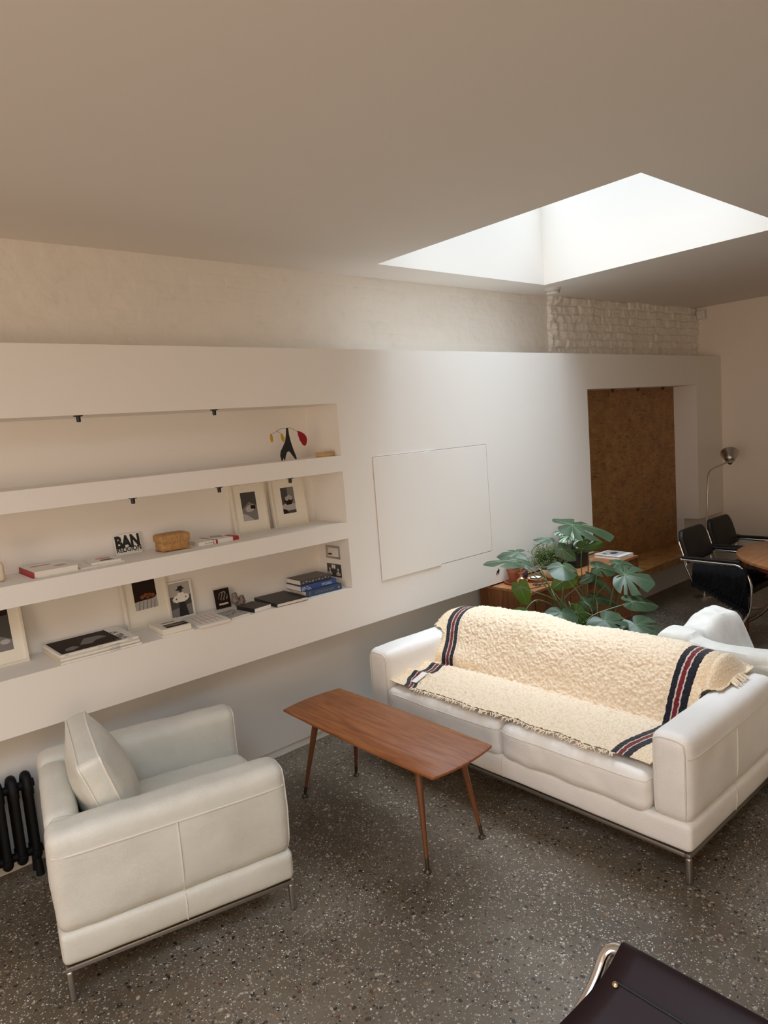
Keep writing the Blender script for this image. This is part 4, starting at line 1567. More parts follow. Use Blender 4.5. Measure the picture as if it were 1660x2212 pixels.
# ------------------------------------------------------------------ swiss cheese plant
MO = thing('monstera', 'large swiss cheese plant with split leaves behind the sofa', 'potted plant', (3.98, 2.50, 0))
mo = Vector((3.98, 2.50, 0))
bm = BM(); lathe(bm, [(0, 0), (.12, 0), (.155, .27), (.16, .28), (.16, .30), (.148, .30), (.14, .26), (0, .26)], 40); build('pot', bm, M_terra, MO)
bm = BM(); lathe(bm, [(0, .272), (.1, .268), (.143, .262)], 24); build('soil', bm, M_soil, MO)
LEAVES = [
((4.036,2.710,1.135),(0.85,-0.50,-0.16),(-0.14,-0.41,0.90),0.34,0.75,5,0),
((3.588,2.870,0.950),(-0.79,0.58,0.21),(-0.10,-0.06,0.98),0.2,0.85,3,0),
((3.816,3.007,0.960),(-0.68,0.73,0.02),(-0.14,-0.27,0.95),0.15,1.2,3,0),
((3.643,2.928,0.950),(0.57,-0.79,-0.14),(-0.15,-0.2,0.95),0.16,0.7,1,0),
((3.949,2.838,1.045),(-0.58,0.79,0.17),(-0.10,-0.23,0.97),0.11,0.9,1,0),
((3.920,2.721,0.988),(0.30,-0.76,-0.58),(-0.68,-0.39,0.62),0.12,0.8,0,0),
((3.784,2.626,0.909),(-0.70,-0.60,-0.39),(-0.28,-0.42,0.86),0.13,1.4,2,0),
((4.066,2.658,0.971),(0.84,-0.50,-0.21),(-0.50,-0.48,-0.72),0.17,1.0,4,0),
((4.085,2.555,0.846),(0.76,-0.62,-0.20),(-0.51,-0.51,0.69),0.14,0.8,1,0),
((4.213,2.433,0.782),(0.46,-0.88,-0.15),(-0.36,-0.43,0.83),0.2,1.35,6,0),
((4.407,2.603,0.809),(0.81,-0.58,-0.09),(-0.32,-0.46,0.83),0.14,0.7,1,0),
((4.138,2.340,0.626),(0.80,-0.58,-0.14),(-0.40,-0.54,0.74),0.2,0.6,0,0),
((4.041,2.271,0.505),(-0.35,-0.80,-0.49),(-0.47,-0.47,0.74),0.22,1.3,4,0),
((3.895,2.405,0.547),(-0.19,-0.87,-0.46),(-0.44,-0.43,0.79),0.21,1.2,5,0),
((3.654,2.562,0.635),(-0.70,-0.58,-0.41),(-0.30,-0.44,0.85),0.17,1.2,1,0),
((3.597,2.835,0.780),(0.18,-0.30,-0.94),(-0.73,-0.57,0.38),0.135,0.8,0,1),
((3.916,2.692,0.788),(-0.68,0.51,-0.52),(-0.62,-0.74,0.27),0.12,0.85,0,1),
((4.100,2.599,0.783),(-0.86,0.44,-0.26),(-0.44,-0.58,0.69),0.11,0.6,1,0),
((4.144,2.621,0.749),(0.64,-0.51,-0.58),(-0.07,-0.64,0.77),0.22,0.45,1,0),
((4.091,2.582,0.632),(0.77,-0.58,-0.28),(-0.46,-0.60,0.66),0.17,0.45,0,0),
((3.527,2.736,0.620),(-0.75,0.40,0.53),(-0.58,-0.70,0.41),0.09,0.9,0,1),
((3.848,2.586,0.589),(0.05,-0.47,-0.88),(-0.72,-0.55,0.43),0.15,0.75,0,1),
((3.985,2.605,0.624),(0.67,-0.53,-0.52),(-0.44,-0.58,0.69),0.11,0.8,1,0),
((4.146,2.819,0.746),(-0.19,0.16,-0.97),(-0.62,-0.74,0.27),0.1,1.3,0,1),
]
STEMS = [
[(3.87, 2.684, .494), (3.873, 2.704, .635), (3.958, 2.72, .937), (4.036, 2.71, 1.135)],
[(3.812, 2.678, .558), (3.759, 2.712, .723), (3.668, 2.786, .859), (3.588, 2.87, .95)],
[(4.067, 2.64, .453), (4.091, 2.647, .627), (4.178, 2.682, .9), (4.23, 2.704, 1.061)],
[(4.055, 2.659, .502), (4.072, 2.664, .628), (4.063, 2.669, .858), (4.066, 2.658, .971)],
[(4.119, 2.529, .458), (4.136, 2.498, .605), (4.168, 2.469, .762), (4.213, 2.433, .782)],
[(4.157, 2.499, .47), (4.197, 2.483, .593), (4.203, 2.446, .725), (4.217, 2.429, .775)],
[(3.824, 2.673, .587), (3.638, 2.719, .699), (3.545, 2.745, .664), (3.527, 2.736, .62)],
[(3.908, 2.674, .632), (3.863, 2.561, .516), (3.952, 2.492, .569), (4.138, 2.34, .626)],
[(3.918, 2.663, .615), (3.948, 2.56, .559), (3.916, 2.454, .552), (3.895, 2.405, .547)],
[(4.131, 2.464, .53), (4.073, 2.38, .526), (4.059, 2.323, .507), (4.041, 2.271, .505)],
[(3.77, 2.646, .541), (3.803, 2.663, .657), (3.805, 2.631, .802), (3.784, 2.626, .909)],
[(3.809, 2.696, .651), (3.828, 2.76, .734), (3.839, 2.836, .852), (3.849, 2.913, .972), (3.949, 2.838, 1.045)],
[(4.055, 2.594, .512), (4.062, 2.573, .675), (4.074, 2.557, .803), (4.085, 2.555, .846)],
[(3.854, 2.726, .669), (3.792, 2.804, .816), (3.81, 2.93, .864), (3.816, 3.007, .96)],
[(3.926, 2.723, .621), (4.01, 2.701, .686), (4.063, 2.661, .722), (4.1, 2.599, .783)],
[(4.024, 2.626, .547), (4.098, 2.579, .651), (4.131, 2.524, .737), (4.144, 2.621, .749)],
]
bd, by_, bv, bs = BM(), BM(), BM(), BM()
for k, (A_, a_, n_, L, W, cuts, bright) in enumerate(LEAVES):
    leaf_mesh(by_ if bright else bd, Vector(A_) - mo, a_, n_, L, W, cuts, .22, .16, vein=by_ if bright else bd, seed=k * 3 + 1)
for p in STEMS:
    q = [Vector(v) - mo for v in p]
    base = Vector((rnd.uniform(-.05, .05), rnd.uniform(-.02, .06), .265))
    mid = base.lerp(q[0], .5) + Vector((0, 0, .03))
    pts = smooth_path([base, mid] + q, 6)
    n = len(pts)
    tube(bs, pts, [.0062 - .0035 * i / n for i in range(n)], 8)
for A_, a_, n_, L, W, cuts, bright in [LEAVES[i] for i in (13, 14, 15, 16, 19, 21, 22, 23)]:
    e = Vector(A_) - mo
    pts = smooth_path([Vector((rnd.uniform(-.05, .05), rnd.uniform(-.02, .05), .265)), e * .45 + Vector((0, 0, .28)), e], 6)
    tube(bs, pts, .0034, 7)
build('foliage', bd, [M_leaf, M_vein], MO)
o = build('backlit_foliage', by_, [M_leafy, M_vein], MO); o['label'] = 'bright yellow-green leaves coloured as if lit from behind'  # leaves lit from behind, their brightness painted in
build('stems', bs, M_stem, MO)

# ------------------------------------------------------------------ things on the shelves
Z1, Z2, Z3 = 1.7465, 1.342, .938
def poly(bm, pts, h, mi=0, dz=.0003):
    """thin printed shape in the local x-z plane, facing -y at depth h"""
    prism(bm, pts, h - dz, h, 'y', mi)
def ell(cx, cz, rx, rz, n=28, rot=0.0):
    c, s = math.cos(rot), math.sin(rot)
    return [(cx + rx * math.cos(2 * PI * k / n) * c - rz * math.sin(2 * PI * k / n) * s, cz + rx * math.cos(2 * PI * k / n) * s + rz * math.sin(2 * PI * k / n) * c) for k in range(n)]

# desk mobile
MB_ = thing('mobile_sculpture', 'small black metal table mobile with red and yellow discs on the top shelf', 'sculpture', (2.272, 3.42, Z1))
bm = BM()
out = [(-.050, 0), (-.044, .0), (-.038, .018), (-.033, .004), (-.028, .002), (-.022, .025), (-.012, .046), (-.002, .052), (.008, .046), (.024, .022), (.040, .0), (.047, .002), (.044, .020), (.030, .062), (.018, .108), (.011, .150), (.009, .186), (-.003, .186), (-.007, .150), (-.016, .112), (-.034, .080), (-.050, .056), (-.056, .030)]
prism(bm, out, -.002, .002, 'y')
st = build('stand', bm, M_black, MB_)
st.rotation_euler = (0, 0, R(-8))
bm = BM()
tube(bm, smooth_path([(-.066, 0, .174), (-.040, 0, .183), (.003, 0, .1865), (.030, 0, .185), (.055, 0, .172), (.078, 0, .158)], 5), .0011, 6)
tube(bm, smooth_path([(-.110, 0, .150), (-.095, 0, .162), (-.068, 0, .169), (-.050, 0, .162), (-.036, 0, .150)], 5), .0010, 6)
tube(bm, [(-.067 + .004 * math.cos(k), 0, .171 + .004 * math.sin(k)) for k in range(6)], .0008, 5, closed=True)
build('wire_arm', bm, M_bronze, MB_)
bm = BM(); prism(bm, [(.074, .166), (.094, .160), (.120, .146), (.134, .128), (.137, .106), (.130, .085), (.118, .073), (.104, .080), (.086, .108), (.077, .135)], -.0008, .0008, 'y'); build('red_disc', bm, M_red, MB_, False)
for pts in (ell(-.108, .135, .0095, .0245, 24, .05), ell(-.033, .132, .010, .0245, 24, .22)):
    bm = BM(); prism(bm, pts, -.0008, .0008, 'y'); build('yellow_disc', bm, M_yellow, MB_, False)

bm = BM(); bounds(bm, (-.048, -.032, 0), (.048, .032, .022), .002, 2); t = thing('wooden_box', 'small pale wooden box at the end of the top shelf', 'box', (2.498, 3.375, Z1), (0, 0, R(12)))
build('body', bm, M_ltwood, t)
bm = BM(); bounds(bm, (-.0485, -.0325, .0223), (.0485, .0325, .030), .002, 2); build('lid', bm, M_ltwood, t)

# cream figurine at the frame's edge
bm = BM()
soft(bm, (-.035, -.035, 0), (.035, .035, .09), .018, .03)
soft(bm, (-.028, -.028, .085), (.026, .026, .135), .02, .03, wr=.01, wsc=20)
soft(bm, (-.022, -.022, .13), (.018, .018, .175), .017, .03, wr=.008, wsc=24)
o = build('figurine', bm, M_ivory, None, True, (.688, 3.47, Z2))
tag(o, 'cream ceramic figurine on the middle shelf, partly cut off by the picture edge', 'figurine')

# books and papers ------------------------------------------------
def book(label, x, y, z, w, d, h, cov, spine='-x', rz=0.0, pages=M_paper, over=.003, name='book', soft_=False, spine_m=None):
    """closed book lying flat: origin at its front corner nearest -x,-y"""
    b = thing(name, label, 'magazine' if name == 'magazine' else ('notebook' if name == 'notebook' else 'book'), (x, y, z), (0, 0, R(rz)))
    t = .0008 if soft_ else .0022
    o_ = 0 if soft_ else over
    bm = BM()
    bounds(bm, (o_, o_, t + .0001), (w - o_, d - o_, h - t - .0001)); build('pages', bm, pages, b, False)
    bm = BM()
    bounds(bm, (0, 0, 0), (w, d, t)); bounds(bm, (0, 0, h - t), (w, d, h))
    cvr = build('cover', bm, cov, b, False)
    bm = BM()
    if spine == '-x':
        bounds(bm, (-.0015, 0, 0), (.0012, d, h), .0006, 1)
    elif spine == '-y':
        bounds(bm, (0, -.0015, 0), (w, .0012, h), .0006, 1)
    elif spine == '+x':
        bounds(bm, (w - .0012, 0, 0), (w + .0015, d, h), .0006, 1)
    build('spine', bm, spine_m or cov, b, False)
    return b, cvr
def flat(bm, pts, z, mi=0):
    prism(bm, pts, z, z + .0003, 'z', mi)
def rect(x0, y0, x1, y1):
    return [(x0, y0), (x1, y0), (x1, y1), (x0, y1)]

b, c = book('white hardback with a red spine lying on the middle shelf', .822, 3.375, Z2, .195, .245, .027, M_card, '-x', 0, spine_m=M_redc)
bm = BM(); flat(bm, rect(.03, .16, .12, .19), .0271); flat(bm, ell(.14, .09, .03, .022), .0271); split('cover_print', bm, M_print, c, False)
bm = BM(); bounds(bm, (-.006, -.004, -.0001), (.010, .245, .0012)); build('cover_edge', bm, M_redc, c, False)
t, c = book('thin cream exhibition catalogue lying beside the red spined hardback', 1.030, 3.375, Z2, .205, .225, .007, M_card, '-x', 2, name='magazine', soft_=True)
bm = BM(); prism(bm, [(.02 + .04 * math.cos(a / 10), .08 + .05 * math.sin(a / 10)) for a in range(10, 30)] + [(.02 + .037 * math.cos(a / 10), .08 + .047 * math.sin(a / 10)) for a in range(30, 9, -1)], .0071, .0074); split('cover_print', bm, M_redc, c, False)
t, c = book('small cream booklet with a pink disc lying on the thin catalogue', 1.085, 3.395, Z2 + .0076, .135, .175, .010, M_card, '-x', -6, name='magazine', soft_=True)
bm = BM(); flat(bm, ell(.075, .11, .036, .028), .0101); split('cover_print', bm, M_print, c, False)
bm = BM()
for k in range(6):
    flat(bm, rect(.045 + .004 * (k % 3), .03 + k * .006, .045 + .065 - .01 * (k % 2), .0335 + k * .006), .0101)
build('lettering', bm, M_grey1, c, False)

# word card
CD = thing('word_card', 'white card with bold black words leaning on the middle shelf', 'card', (1.272, 3.588, Z2), (R(-10), 0, R(3)))
bm = BM(); bounds(bm, (0, -.0012, 0), (.142, .0012, .106)); build('card', bm, M_card, CD, False)
words('BAN', .086, M_ink, CD, (.005, -.0014, .0375), (R(90), 0, 0), bold=.0046, sx=.775)
words('RELIGION', .034, M_ink, CD, (.005, -.00142, .0150), (R(90), 0, 0), bold=.0010, sx=.90)
bm = BM()
tube(bm, smooth_path([(.098 + .036 * k / 14, -.0016, .011 + .0025 * math.sin(k * 2.1)) for k in range(15)], 3), .0005, 4)
build('signature', bm, M_ink, CD)

# basket
BS = thing('basket', 'lidded woven bamboo basket box on the middle shelf', 'basket', (1.525, 3.468, Z2), (0, 0, R(-2)))
bm = BM(); soft(bm, (-.074, -.050, .002), (.074, .050, .052), .012, .02, (.004, .004, 0)); build('body', bm, M_basket, BS)
bm = BM(); soft(bm, (-.080, -.056, .048), (.080, .056, .088), .010, .02, (.003, .003, .007)); l = build('lid', bm, M_basket, BS)
bm = BM()
for k in range(11):
    x = -.074 + .148 * k / 10
    tube(bm, [(x, -.0585, .050), (x, -.0595, .060), (x, -.0595, .068)], .0012, 5)
tube(bm, [(-.080, -.0595, .050), (0, -.0605, .050), (.080, -.0595, .050)], .0014, 5)
build('stitching', bm, M_ltwood, l)
for x in (-.066, .066):
    for y in (-.044, .044):
        bm = BM(); soft(bm, (x - .010, y - .008, 0), (x + .010, y + .008, .008), .003, .02); build('foot', bm, M_basket, BS)

b, c = book('thick white paperback lying beside the bamboo basket', 1.650, 3.420, Z2, .080, .145, .020, M_card, '-y', -3, soft_=True)
print_line(8, .009, M_grey2, c, (.035, -.0017, .006), (R(90), 0, 0), 2)
b, c = book('white and red paperback lying next to the two cream picture frames', 1.742, 3.405, Z2, .145, .165, .021, M_card, '-y', 4, soft_=True)
bm = BM(); flat(bm, rect(.0, .0, .012, .165), .0212); flat(bm, rect(.110, .0, .145, .10), .0212); bounds(bm, (.108, -.002, 0), (.1453, -.0013, .0214)); bounds(bm, (0, -.002, 0), (.012, -.0013, .0214)); bounds(bm, (.1451, 0, 0), (.1457, .165, .021)); split('cover_print', bm, M_redc, c, False)
bm = BM(); flat(bm, [(.03, .10), (.09, .06), (.12, .14), (.06, .16)], .0212); build('picture', bm, M_grey3, c, False)

# leaning picture frames -----------------------------------------
def frame(label, x, yb_, z, w, h, tilt, pw, ph, pz, art, rz=0.0, px=0.0):
    """picture frame leaning back; origin at the middle of its foot, front face at -y"""
    f = thing('framed_photograph', label, 'picture', (x, yb_, z), (R(-tilt), 0, R(rz)), 'cream frames leaning on the shelves')
    t, q = .028, .012
    bm = BM()
    bounds(bm, (-w / 2, 0, 0), (w / 2, t, q), .001, 1); bounds(bm, (-w / 2, 0, h - q), (w / 2, t, h), .001, 1)
    bounds(bm, (-w / 2, 0, q), (-w / 2 + q, t, h - q), .001, 1); bounds(bm, (w / 2 - q, 0, q), (w / 2, t, h - q), .001, 1)
    build('frame', bm, M_frame, f, False)
    bm = BM(); bounds(bm, (-w / 2 + q, .010, q), (w / 2 - q, t - .002, h - q))
    m = build('mount', bm, M_mount, f, False)
    bm = BM()
    mats = art(bm, px - pw / 2, pz, pw, ph, .0098)
    build('picture', bm, mats, m, False)
    return f
def art_plate(bm, x, z, w, h, y):
    poly(bm, rect(x, z, x + w, z + h), y, 0)
    poly(bm, [(x, z), (x + w, z), (x + w, z + h * .50), (x + w * .5, z + h * .66), (x, z + h * .42)], y - .0004, 1)
    poly(bm, [(x, z), (x + w * .75, z), (x + w * .3, z + h * .2), (x, z + h * .28)], y - .0006, 2)
    poly(bm, ell(x + w * .55, z + h * .42, w * .40, h * .155, 32, .25), y - .0008, 3)
    poly(bm, ell(x + w * .55, z + h * .43, w * .33, h * .12, 32, .25), y - .0011, 4)
    poly(bm, ell(x + w * .66, z + h * .47, w * .10, h * .07), y - .0014, 5)
    poly(bm, ell(x + w * .80, z + h * .46, w * .09, h * .075), y - .0014, 5)
    return [M_grey1, M_grey2, M_grey3, M_grey2, M_grey3, M_dkbrown]
def art_bowl(bm, x, z, w, h, y):
    poly(bm, rect(x, z, x + w, z + h), y, 0)
    poly(bm, rect(x + w * .5, z + h * .35, x + w, z + h), y - .0003, 1)
    poly(bm, [(x, z + h * .1), (x + w, z + h * .12), (x + w, z + h * .34), (x + w * .5, z + h * .42), (x, z + h * .34)], y - .0006, 3)
    poly(bm, [(x, z), (x + w * .4, z), (x + w * .3, z + h * .14), (x, z + h * .2)], y - .0009, 4)
    poly(bm, [(x + w * .16, z + h * .52), (x + w * .86, z + h * .52), (x + w * .72, z + h * .33), (x + w * .34, z + h * .33)], y - .0012, 4)
    for a, b_ in ((.38, .57), (.55, .62), (.70, .58)):
        poly(bm, ell(x + w * a, z + h * b_, w * .12, h * .085), y - .0015, 2)
    return [M_grey1, M_grey2, M_grey3, M_grey3, M_dkbrown]
def art_fruit(bm, x, z, w, h, y):
    poly(bm, rect(x, z, x + w, z + h), y, 0)
    poly(bm, [(x, z), (x + w, z), (x + w, z + h * .42), (x + w * .6, z + h * .33), (x, z + h * .30)], y - .0003, 1)
    for k in range(5):
        poly(bm, [(x + w * (.12 + .17 * k), z), (x + w * (.17 + .17 * k), z), (x + w * (.24 + .17 * k), z + h * .30), (x + w * (.21 + .17 * k), z + h * .30)], y - .0006, 2)
    poly(bm, ell(x + w * .6, z + h * .40, w * .36, h * .08), y - .0009, 3)
    for a, b_ in ((.36, .44), (.52, .49), (.68, .47), (.82, .44), (.6, .42)):
        poly(bm, ell(x + w * a, z + h * b_, w * .10, h * .07), y - .0012, 4)
    return [M_dkbrown, M_grey3, M_grey2, M_dkbrown, M_fruit]
def art_cloud(bm, x, z, w, h, y):
    poly(bm, rect(x, z, x + w, z + h), y, 0)
    poly(bm, [(x, z), (x + w, z), (x + w, z + h * .25), (x + w * .6, z + h * .40), (x, z + h * .30)], y - .0003, 1)
    poly(bm, ell(x + w * .8, z + h * .22, w * .14, h * .06), y - .0006, 2)
    poly(bm, [(x, z + h * .82), (x + w, z + h * .86), (x + w, z + h), (x, z + h)], y - .0006, 3)
    return [M_grey1, M_grey2, M_grey3, M_dkbrown]
frame('cream frame on the middle shelf holding a grey photograph of a plate', 2.080, 3.572, Z2, .224, .296, 7, .098, .168, .070, art_plate, -2)
frame('cream frame on the middle shelf holding a grey photograph of a dark bowl', 2.352, 3.566, Z2, .246, .296, 7, .094, .160, .076, art_bowl, 0)
frame('cream frame on the lowest shelf holding a dark fruit still life', 1.405, 3.573, Z3, .256, .300, 7, .128, .150, .098, art_fruit, 5)
frame('cream frame on the lowest shelf cut off by the picture edge', .660, 3.520, Z3, .262, .300, 10, .150, .190, .070, art_cloud, 0)

# loose print of a person in a hat
PR = thing('photo_print', 'black and white print of a person in a hat seen from behind', 'photograph', (1.598, 3.592, Z3), (R(-7), 0, 0))
bm = BM(); bounds(bm, (-.070, -.0008, 0), (.072, .0008, .205)); build('print_paper', bm, M_card, PR, False)
bm = BM()
x, z, w, h, y = -.062, .010, .122, .187, -.0009
poly(bm, rect(x, z, x + w, z + h), y, 0)
poly(bm, rect(x, z + h * .60, x + w, z + h), y - .0002, 1)
poly(bm, [(x, z + h * .22), (x + w, z + h * .34), (x + w, z + h * .60), (x, z + h * .60)], y - .0004, 2)
poly(bm, [(.33 * w + x, z), (.80 * w + x, z), (.68 * w + x, z + h * .42), (.40 * w + x, z + h * .42)], y - .0006, 3)
poly(bm, [(.38 * w + x, z + h * .42), (.70 * w + x, z + h * .42), (.74 * w + x, z + h * .60), (.66 * w + x, z + h * .70), (.42 * w + x, z + h * .70), (.30 * w + x, z + h * .60)], y - .0008, 4)
for s in ((.30, .60, .14, .50), (.14, .50, .36, .44), (.74, .62, .90, .56), (.90, .56, .72, .46)):
    a0, b0, a1, b1 = x + s[0] * w, z + s[1] * h, x + s[2] * w, z + s[3] * h
    dx_, dz_ = (b1 - b0), -(a1 - a0); l_ = math.hypot(dx_, dz_); dx_, dz_ = dx_ / l_ * .007, dz_ / l_ * .007
    poly(bm, [(a0 - dx_, b0 - dz_), (a0 + dx_, b0 + dz_), (a1 + dx_, b1 + dz_), (a1 - dx_, b1 - dz_)], y - .0010, 4)
poly(bm, ell(x + w * .54, z + h * .75, w * .08, h * .055), y - .0012, 2)
poly(bm, ell(x + w * .52, z + h * .80, w * .21, h * .03, 24, .12), y - .0014, 3)
poly(bm, [(x + w * .40, z + h * .80), (x + w * .66, z + h * .82), (x + w * .63, z + h * .90), (x + w * .44, z + h * .89)], y - .0016, 3)
build('picture', bm, [M_grey2, M_grey3, M_grey1, M_ink, M_card], PR, False)

# magazine stack
zz = Z3
MG = [(.868, 3.312, .376, .285, .008, 0, 'bottom magazine of the large stack on the lowest shelf'),
      (.872, 3.318, .370, .280, .007, .6, 'second magazine from the bottom of the large stack'),
      (.866, 3.310, .368, .283, .010, -.5, 'third magazine from the bottom of the large stack, buff spine'),
      (.870, 3.313, .362, .280, .008, .4, 'magazine just under the black topped one in the large stack'),
      (.866, 3.306, .362, .282, .010, -.2, 'large magazine with a dark portrait cover on top of the stack')]
for k, (x, y, w, d, h, a, l) in enumerate(MG):
    t, c = book(l, x, y, zz, w, d, h, M_mount if k % 2 else M_card, '-y', a, pages=M_paper2 if k in (0, 2) else M_paper, name='magazine', soft_=True)
    t['group'] = 'magazines in the large stack'
    bm = BM(); flat(bm, rect(.03, -.0008, .055, -.0004), h * .5)
    if k == 4:
        bm.free(); bm = BM()
        flat(bm, rect(.012, .014, .290, .270), h + .0001); build('picture', bm, M_dkbrown, c, False)
        bm = BM(); flat(bm, [(.12, .10), (.17, .08), (.20, .12), (.26, .14), (.24, .19), (.17, .20), (.145, .155)], h + .0005); flat(bm, [(.04, .05), (.07, .04), (.11, .07), (.09, .11), (.05, .09)], h + .0005)
        build('picture', bm, M_grey2, c, False)
        bm = BM(); flat(bm, rect(.265, .022, .285, .040), h + .0006); build('picture', bm, M_stem, c, False)
        print_line(8, .045, M_ink, c, (.325, .020, h + .0002), (0, 0, R(90)), 3)
        print_line(6, .007, M_grey2, c, (.02, -.0017, .003), (R(90), 0, 0), 4); print_line(6, .007, M_grey2, c, (.17, -.0017, .003), (R(90), 0, 0), 5); print_line(9, .007, M_grey2, c, (.30, -.0017, .003), (R(90), 0, 0), 6)
    else:
        bm.free()
        print_line(16, .006, M_grey2, c, (.22, -.0017, .002), (R(90), 0, 0), 7)
    zz += h + .0003

# cream paperbacks
zz = Z3
for k, (x, y, w, d, h, a, l) in enumerate(((1.352, 3.312, .166, .215, .008, -4, 'wide cream booklet at the bottom of the small pile on the lowest shelf'),
                                           (1.362, 3.322, .148, .190, .014, -2, 'cream paperback in the middle of the small pile on the lowest shelf'),
                                           (1.360, 3.320, .148, .190, .013, -2, 'cream paperback with a landscape cover topping the small pile'))):
    b, c = book(l, x, y, zz, w, d, h, M_mount, '-x', a, soft_=True)
    b['group'] = 'cream paperbacks in the small pile'
    if k == 2:
        bm = BM(); flat(bm, rect(.030, .018, .146, .085), h + .0001); build('picture', bm, M_dkbrown, c, False)
        bm = BM(); flat(bm, [(.032, .05), (.09, .035), (.14, .05), (.144, .065), (.032, .070)], h + .0005); build('picture', bm, M_grey2, c, False)
        bm = BM(); flat(bm, rect(.040, .120, .110, .130), h + .0001); build('lettering', bm, M_ink, c, False)
    zz += h + .0003

b, c = book('large soft cloth covered book in faded pink lying open to view', 1.548, 3.292, Z3, .170, .225, .014, M_card, '-x', -3, soft_=True, over=.002)
bm = BM()
for k in range(5):
    flat(bm, [(.02 + .03 * k, .03), (.024 + .03 * k, .03), (.034 + .026 * k, .20), (.030 + .026 * k, .20)], .0141)
flat(bm, rect(.04, .10, .15, .106), .0141)
split('cover_print', bm, M_print, c, False)
c['label'] = 'faded cloth cover'
b, c = book('small marbled grey notebook lying before the stone', 1.732, 3.302, Z3, .118, .165, .011, M_grey3, '-x', 4, soft_=True, name='notebook')
bm = BM()
for k in range(26):
    x, y = rnd.uniform(.008, .10), rnd.uniform(.01, .15)
    flat(bm, rect(x, y, x + rnd.uniform(.004, .014), y + rnd.uniform(.002, .006)), .0111 + .00001 * k)
split('cover_print', bm, M_grey1, c, False)
SPi = thing('picture_card', 'small brown picture card leaning beside the grey stone', 'card', (1.838, 3.578, Z3), (R(-9), 0, R(-2)))
bm = BM(); bounds(bm, (-.046, -.002, 0), (.046, .002, .112)); build('card', bm, M_dkbrown, SPi, False)
bm = BM()
poly(bm, [(-.028, .055), (.0, .045), (.030, .05), (.034, .085), (.012, .098), (-.016, .090)], -.0021, 0)
for k in range(9):
    poly(bm, ell(-.02 + .006 * k, .055 + .02 * ((k * 7) % 3) / 1.5, .006, .009, 10), -.0025 - .00001 * k, 2)
poly(bm, rect(-.026, .020, .030, .030), -.0025, 1)
build('picture', bm, [M_gold, M_paper2, M_dkbrown], SPi, False)

bm = BM()
for (a, b_, c_, r_) in ((-.018, .0, .036, .024), (-.020, .005, .066, .016), (.016, -.004, .026, .022), (.022, .0, .046, .014), (-.002, .0, .018, .022), (.0, -.01, .012, .018)):
    q = bmesh.ops.create_icosphere(bm, subdivisions=3, radius=r_)
    for v in q['verts']:
        g = noise.fractal(v.co * 60 + Vector((a * 50, 0, 0)), 1, 2, 3)
        v.co *= 1 + .28 * g
        v.co += Vector((a, b_, c_))
mz = min(v.co.z for v in bm.verts)
for v in bm.verts:
    v.co.z = max(v.co.z - mz - .004, 0)
o = build('stone_figure', bm, M_rock, None, True, (1.912, 3.535, Z3))
tag(o, 'rough grey brown stone lump on the lowest shelf', 'stone')

b, c = book('small black patterned paperback lying on the lowest shelf', 1.886, 3.318, Z3, .115, .160, .022, M_black, '-x', 8, soft_=True)
bm = BM()
for k in range(34):
    flat(bm, rect(.008 + .0175 * (k % 6), .014 + .025 * (k // 6), .012 + .0175 * (k % 6) + .003 * (k % 2), .017 + .025 * (k // 6)), .0221 + .00001 * k)
split('cover_print', bm, M_gold, c, False)
b, c = book('large black hardback notebook lying in front of the blue books', 2.022, 3.302, Z3, .205, .262, .020, M_black, '-x', -2, name='notebook')

zz = Z3
b, c = book('dark blue cloth book with ASTRONOMY on its spine at the bottom of the pile', 2.250, 3.345, zz, .258, .17, .036, M_navy, '-y', -2)
words('ASTRONOMY', .022, M_gold, c, (.062, -.0017, .010), (R(90), 0, 0), bold=-.0001, sx=1.05)
bm = BM(); bounds(bm, (.022, -.0018, .006), (.025, -.0014, .030)); bounds(bm, (.031, -.0018, .006), (.034, -.0014, .030)); build('lettering', bm, M_gold, c, False)
bm = BM(); prism(bm, ell(.236, .017, .008, .008), -.0018, -.0014, 'y'); build('emblem', bm, M_gold, c, False)
zz += .0363
b, c = book('bright blue book with white spine text in the middle of the pile', 2.228, 3.362, zz, .256, .165, .033, M_blue, '-y', -2)
print_line(13, .0072, M_card, c, (.006, -.0017, .021), (R(90), 0, 0), 8); print_line(18, .0072, M_card, c, (.006, -.0017, .013), (R(90), 0, 0), 9); print_line(19, .0072, M_card, c, (.006, -.0017, .005), (R(90), 0, 0), 10)
print_line(19, .0072, M_card, c, (.150, -.0017, .018), (R(90), 0, 0), 11); print_line(20, .0072, M_card, c, (.150, -.0017, .010), (R(90), 0, 0), 12)
zz += .0333
b, c = book('dark grey jacketed book on top of the blue pile', 2.240, 3.378, zz, .222, .150, .030, M_greyc, '-y', -1)
bm = BM()
for k in range(9):
    a = .012 + .023 * k
    prism(bm, [(a, .008 + .010 * ((k * 5) % 3) / 2), (a + .014, .011 + .008 * ((k * 3) % 3) / 2), (a + .009, .017 + .006 * (k % 2))], -.0018 - .00001 * k, -.0014, 'y')
split('cover_print', bm, M_grey3, c, False)

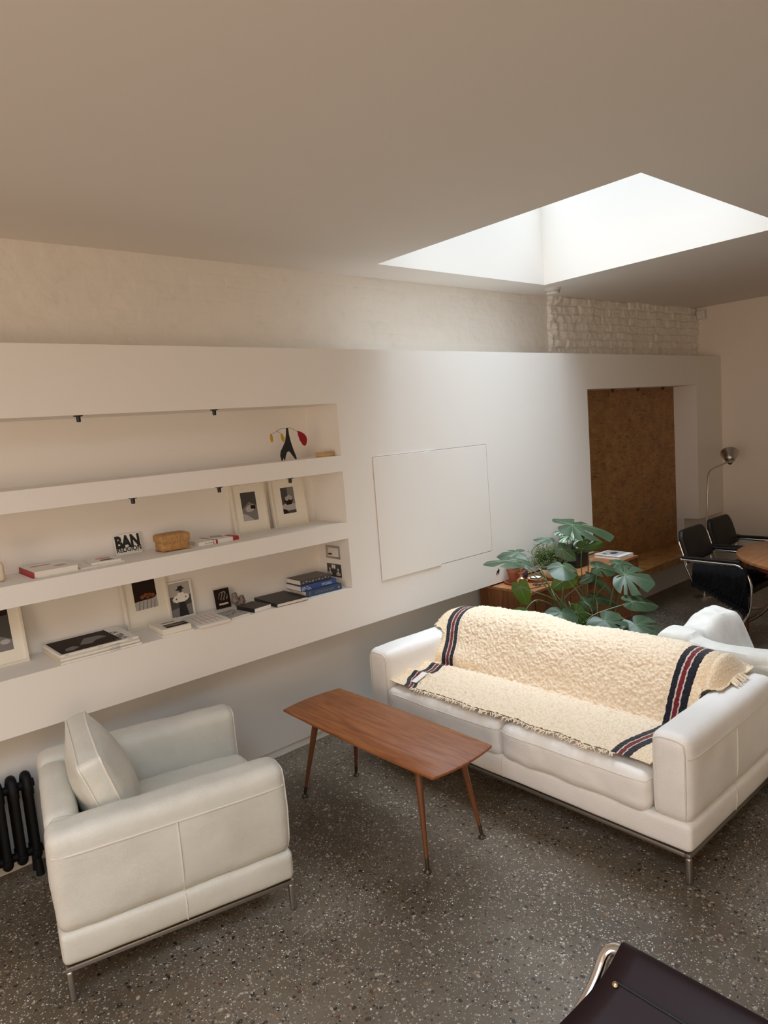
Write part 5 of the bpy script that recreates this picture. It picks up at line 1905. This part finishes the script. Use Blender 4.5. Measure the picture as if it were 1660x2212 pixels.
# electrical plates in the end of the lowest niche
XJ = 2.5625
def plate(z, label, cat):
    p = thing(cat.replace(' ', '_'), label, cat, (XJ, 3.467, z))
    bm = BM(); box(bm, (-.002, 0, 0), (.004, .142, .082), .0015, 2); build('plate', bm, M_steel if cat == 'control panel' else M_greyc, p)
    return p
p = plate(1.146, 'steel framed white control panel in the end of the lowest niche, above the socket', 'control panel')
bm = BM(); box(bm, (-.0045, -.006, 0), (.003, .104, .056), .001, 1); s_ = build('panel', bm, M_whitep, p)
for y in (.030, .012):
    bm = BM(); tube(bm, [(-.006, y, -.012), (-.012, y, -.012)], .006, 14); build('knob', bm, M_bronze, p)
bm = BM(); tube(bm, [(-.006, .038, .018), (-.0075, .038, .018)], .0016, 8); build('indicator', bm, M_ink, p)
p = plate(1.030, 'dark metal double power socket in the end of the lowest niche', 'power socket')
for y in (.010, -.010):
    bm = BM(); soft(bm, (-.0085, y - .0075, .012), (-.004, y + .0075, .036), .002, .02); build('switch', bm, M_whitep, p)
for y in (.042, -.042):
    bm = BM()
    bounds(bm, (-.0050, y - .020, -.030), (-.0042, y + .020, -.014)); bounds(bm, (-.0050, y - .006, -.014), (-.0042, y + .006, .014))
    bounds(bm, (-.0054, y - .012, -.026), (-.0050, y - .007, -.018), mi=1); bounds(bm, (-.0054, y + .007, -.026), (-.0050, y + .012, -.018), mi=1); bounds(bm, (-.0054, y - .0025, -.006), (-.0050, y + .0025, .004), mi=1)
    build('outlet', bm, [M_whitep, M_ink], p, False)

# ------------------------------------------------------------------ light
def area(name, loc, rot, sx_, sy_, power, col, spread=180):
    l = bpy.data.lights.new(name, 'AREA')
    l.shape = 'RECTANGLE'
    l.size, l.size_y = sx_, sy_
    l.energy = power
    l.color = col
    l.spread = R(spread)
    o = bpy.data.objects.new(name, l)
    COL.objects.link(o)
    o.location = loc
    o.rotation_euler = rot
    return o
area('rooflight_daylight', (3.936, 2.502, ZS - .01), (0, 0, 0), 1.76, 1.76, 46, (.76, .88, 1.0), 88)
area('rear_rooflight_daylight', (-.45, .40, ZS - .01), (0, 0, 0), 1.78, 1.78, 94, (.62, .80, 1.0))
area('window_daylight', (-.7, Y0 - .02, 1.2), (R(90), 0, 0), 2.66, 2.06, 46, (1.0, .66, .34))
area('side_window_daylight', (X0 - .02, .6, 1.5), (0, R(-90), 0), 1.6, 2.4, 56, (1.0, .735, .55))
w = bpy.data.worlds.new('sky')
w.use_nodes = True
w.node_tree.nodes['Background'].inputs['Color'].default_value = (.9, .95, 1.0, 1)
w.node_tree.nodes['Background'].inputs['Strength'].default_value = .6
SC.world = w
SC.view_settings.view_transform = 'Standard'
SC.view_settings.look = 'None'
SC.view_settings.gamma = 1.0
SC.view_settings.use_curve_mapping = False
SC.view_settings.exposure = 0.0
SC.cycles.use_denoising = True
SC.cycles.max_bounces = 9
SC.cycles.diffuse_bounces = 6
SC.cycles.sample_clamp_indirect = 8
SC.cycles.caustics_reflective = False
SC.cycles.caustics_refractive = False
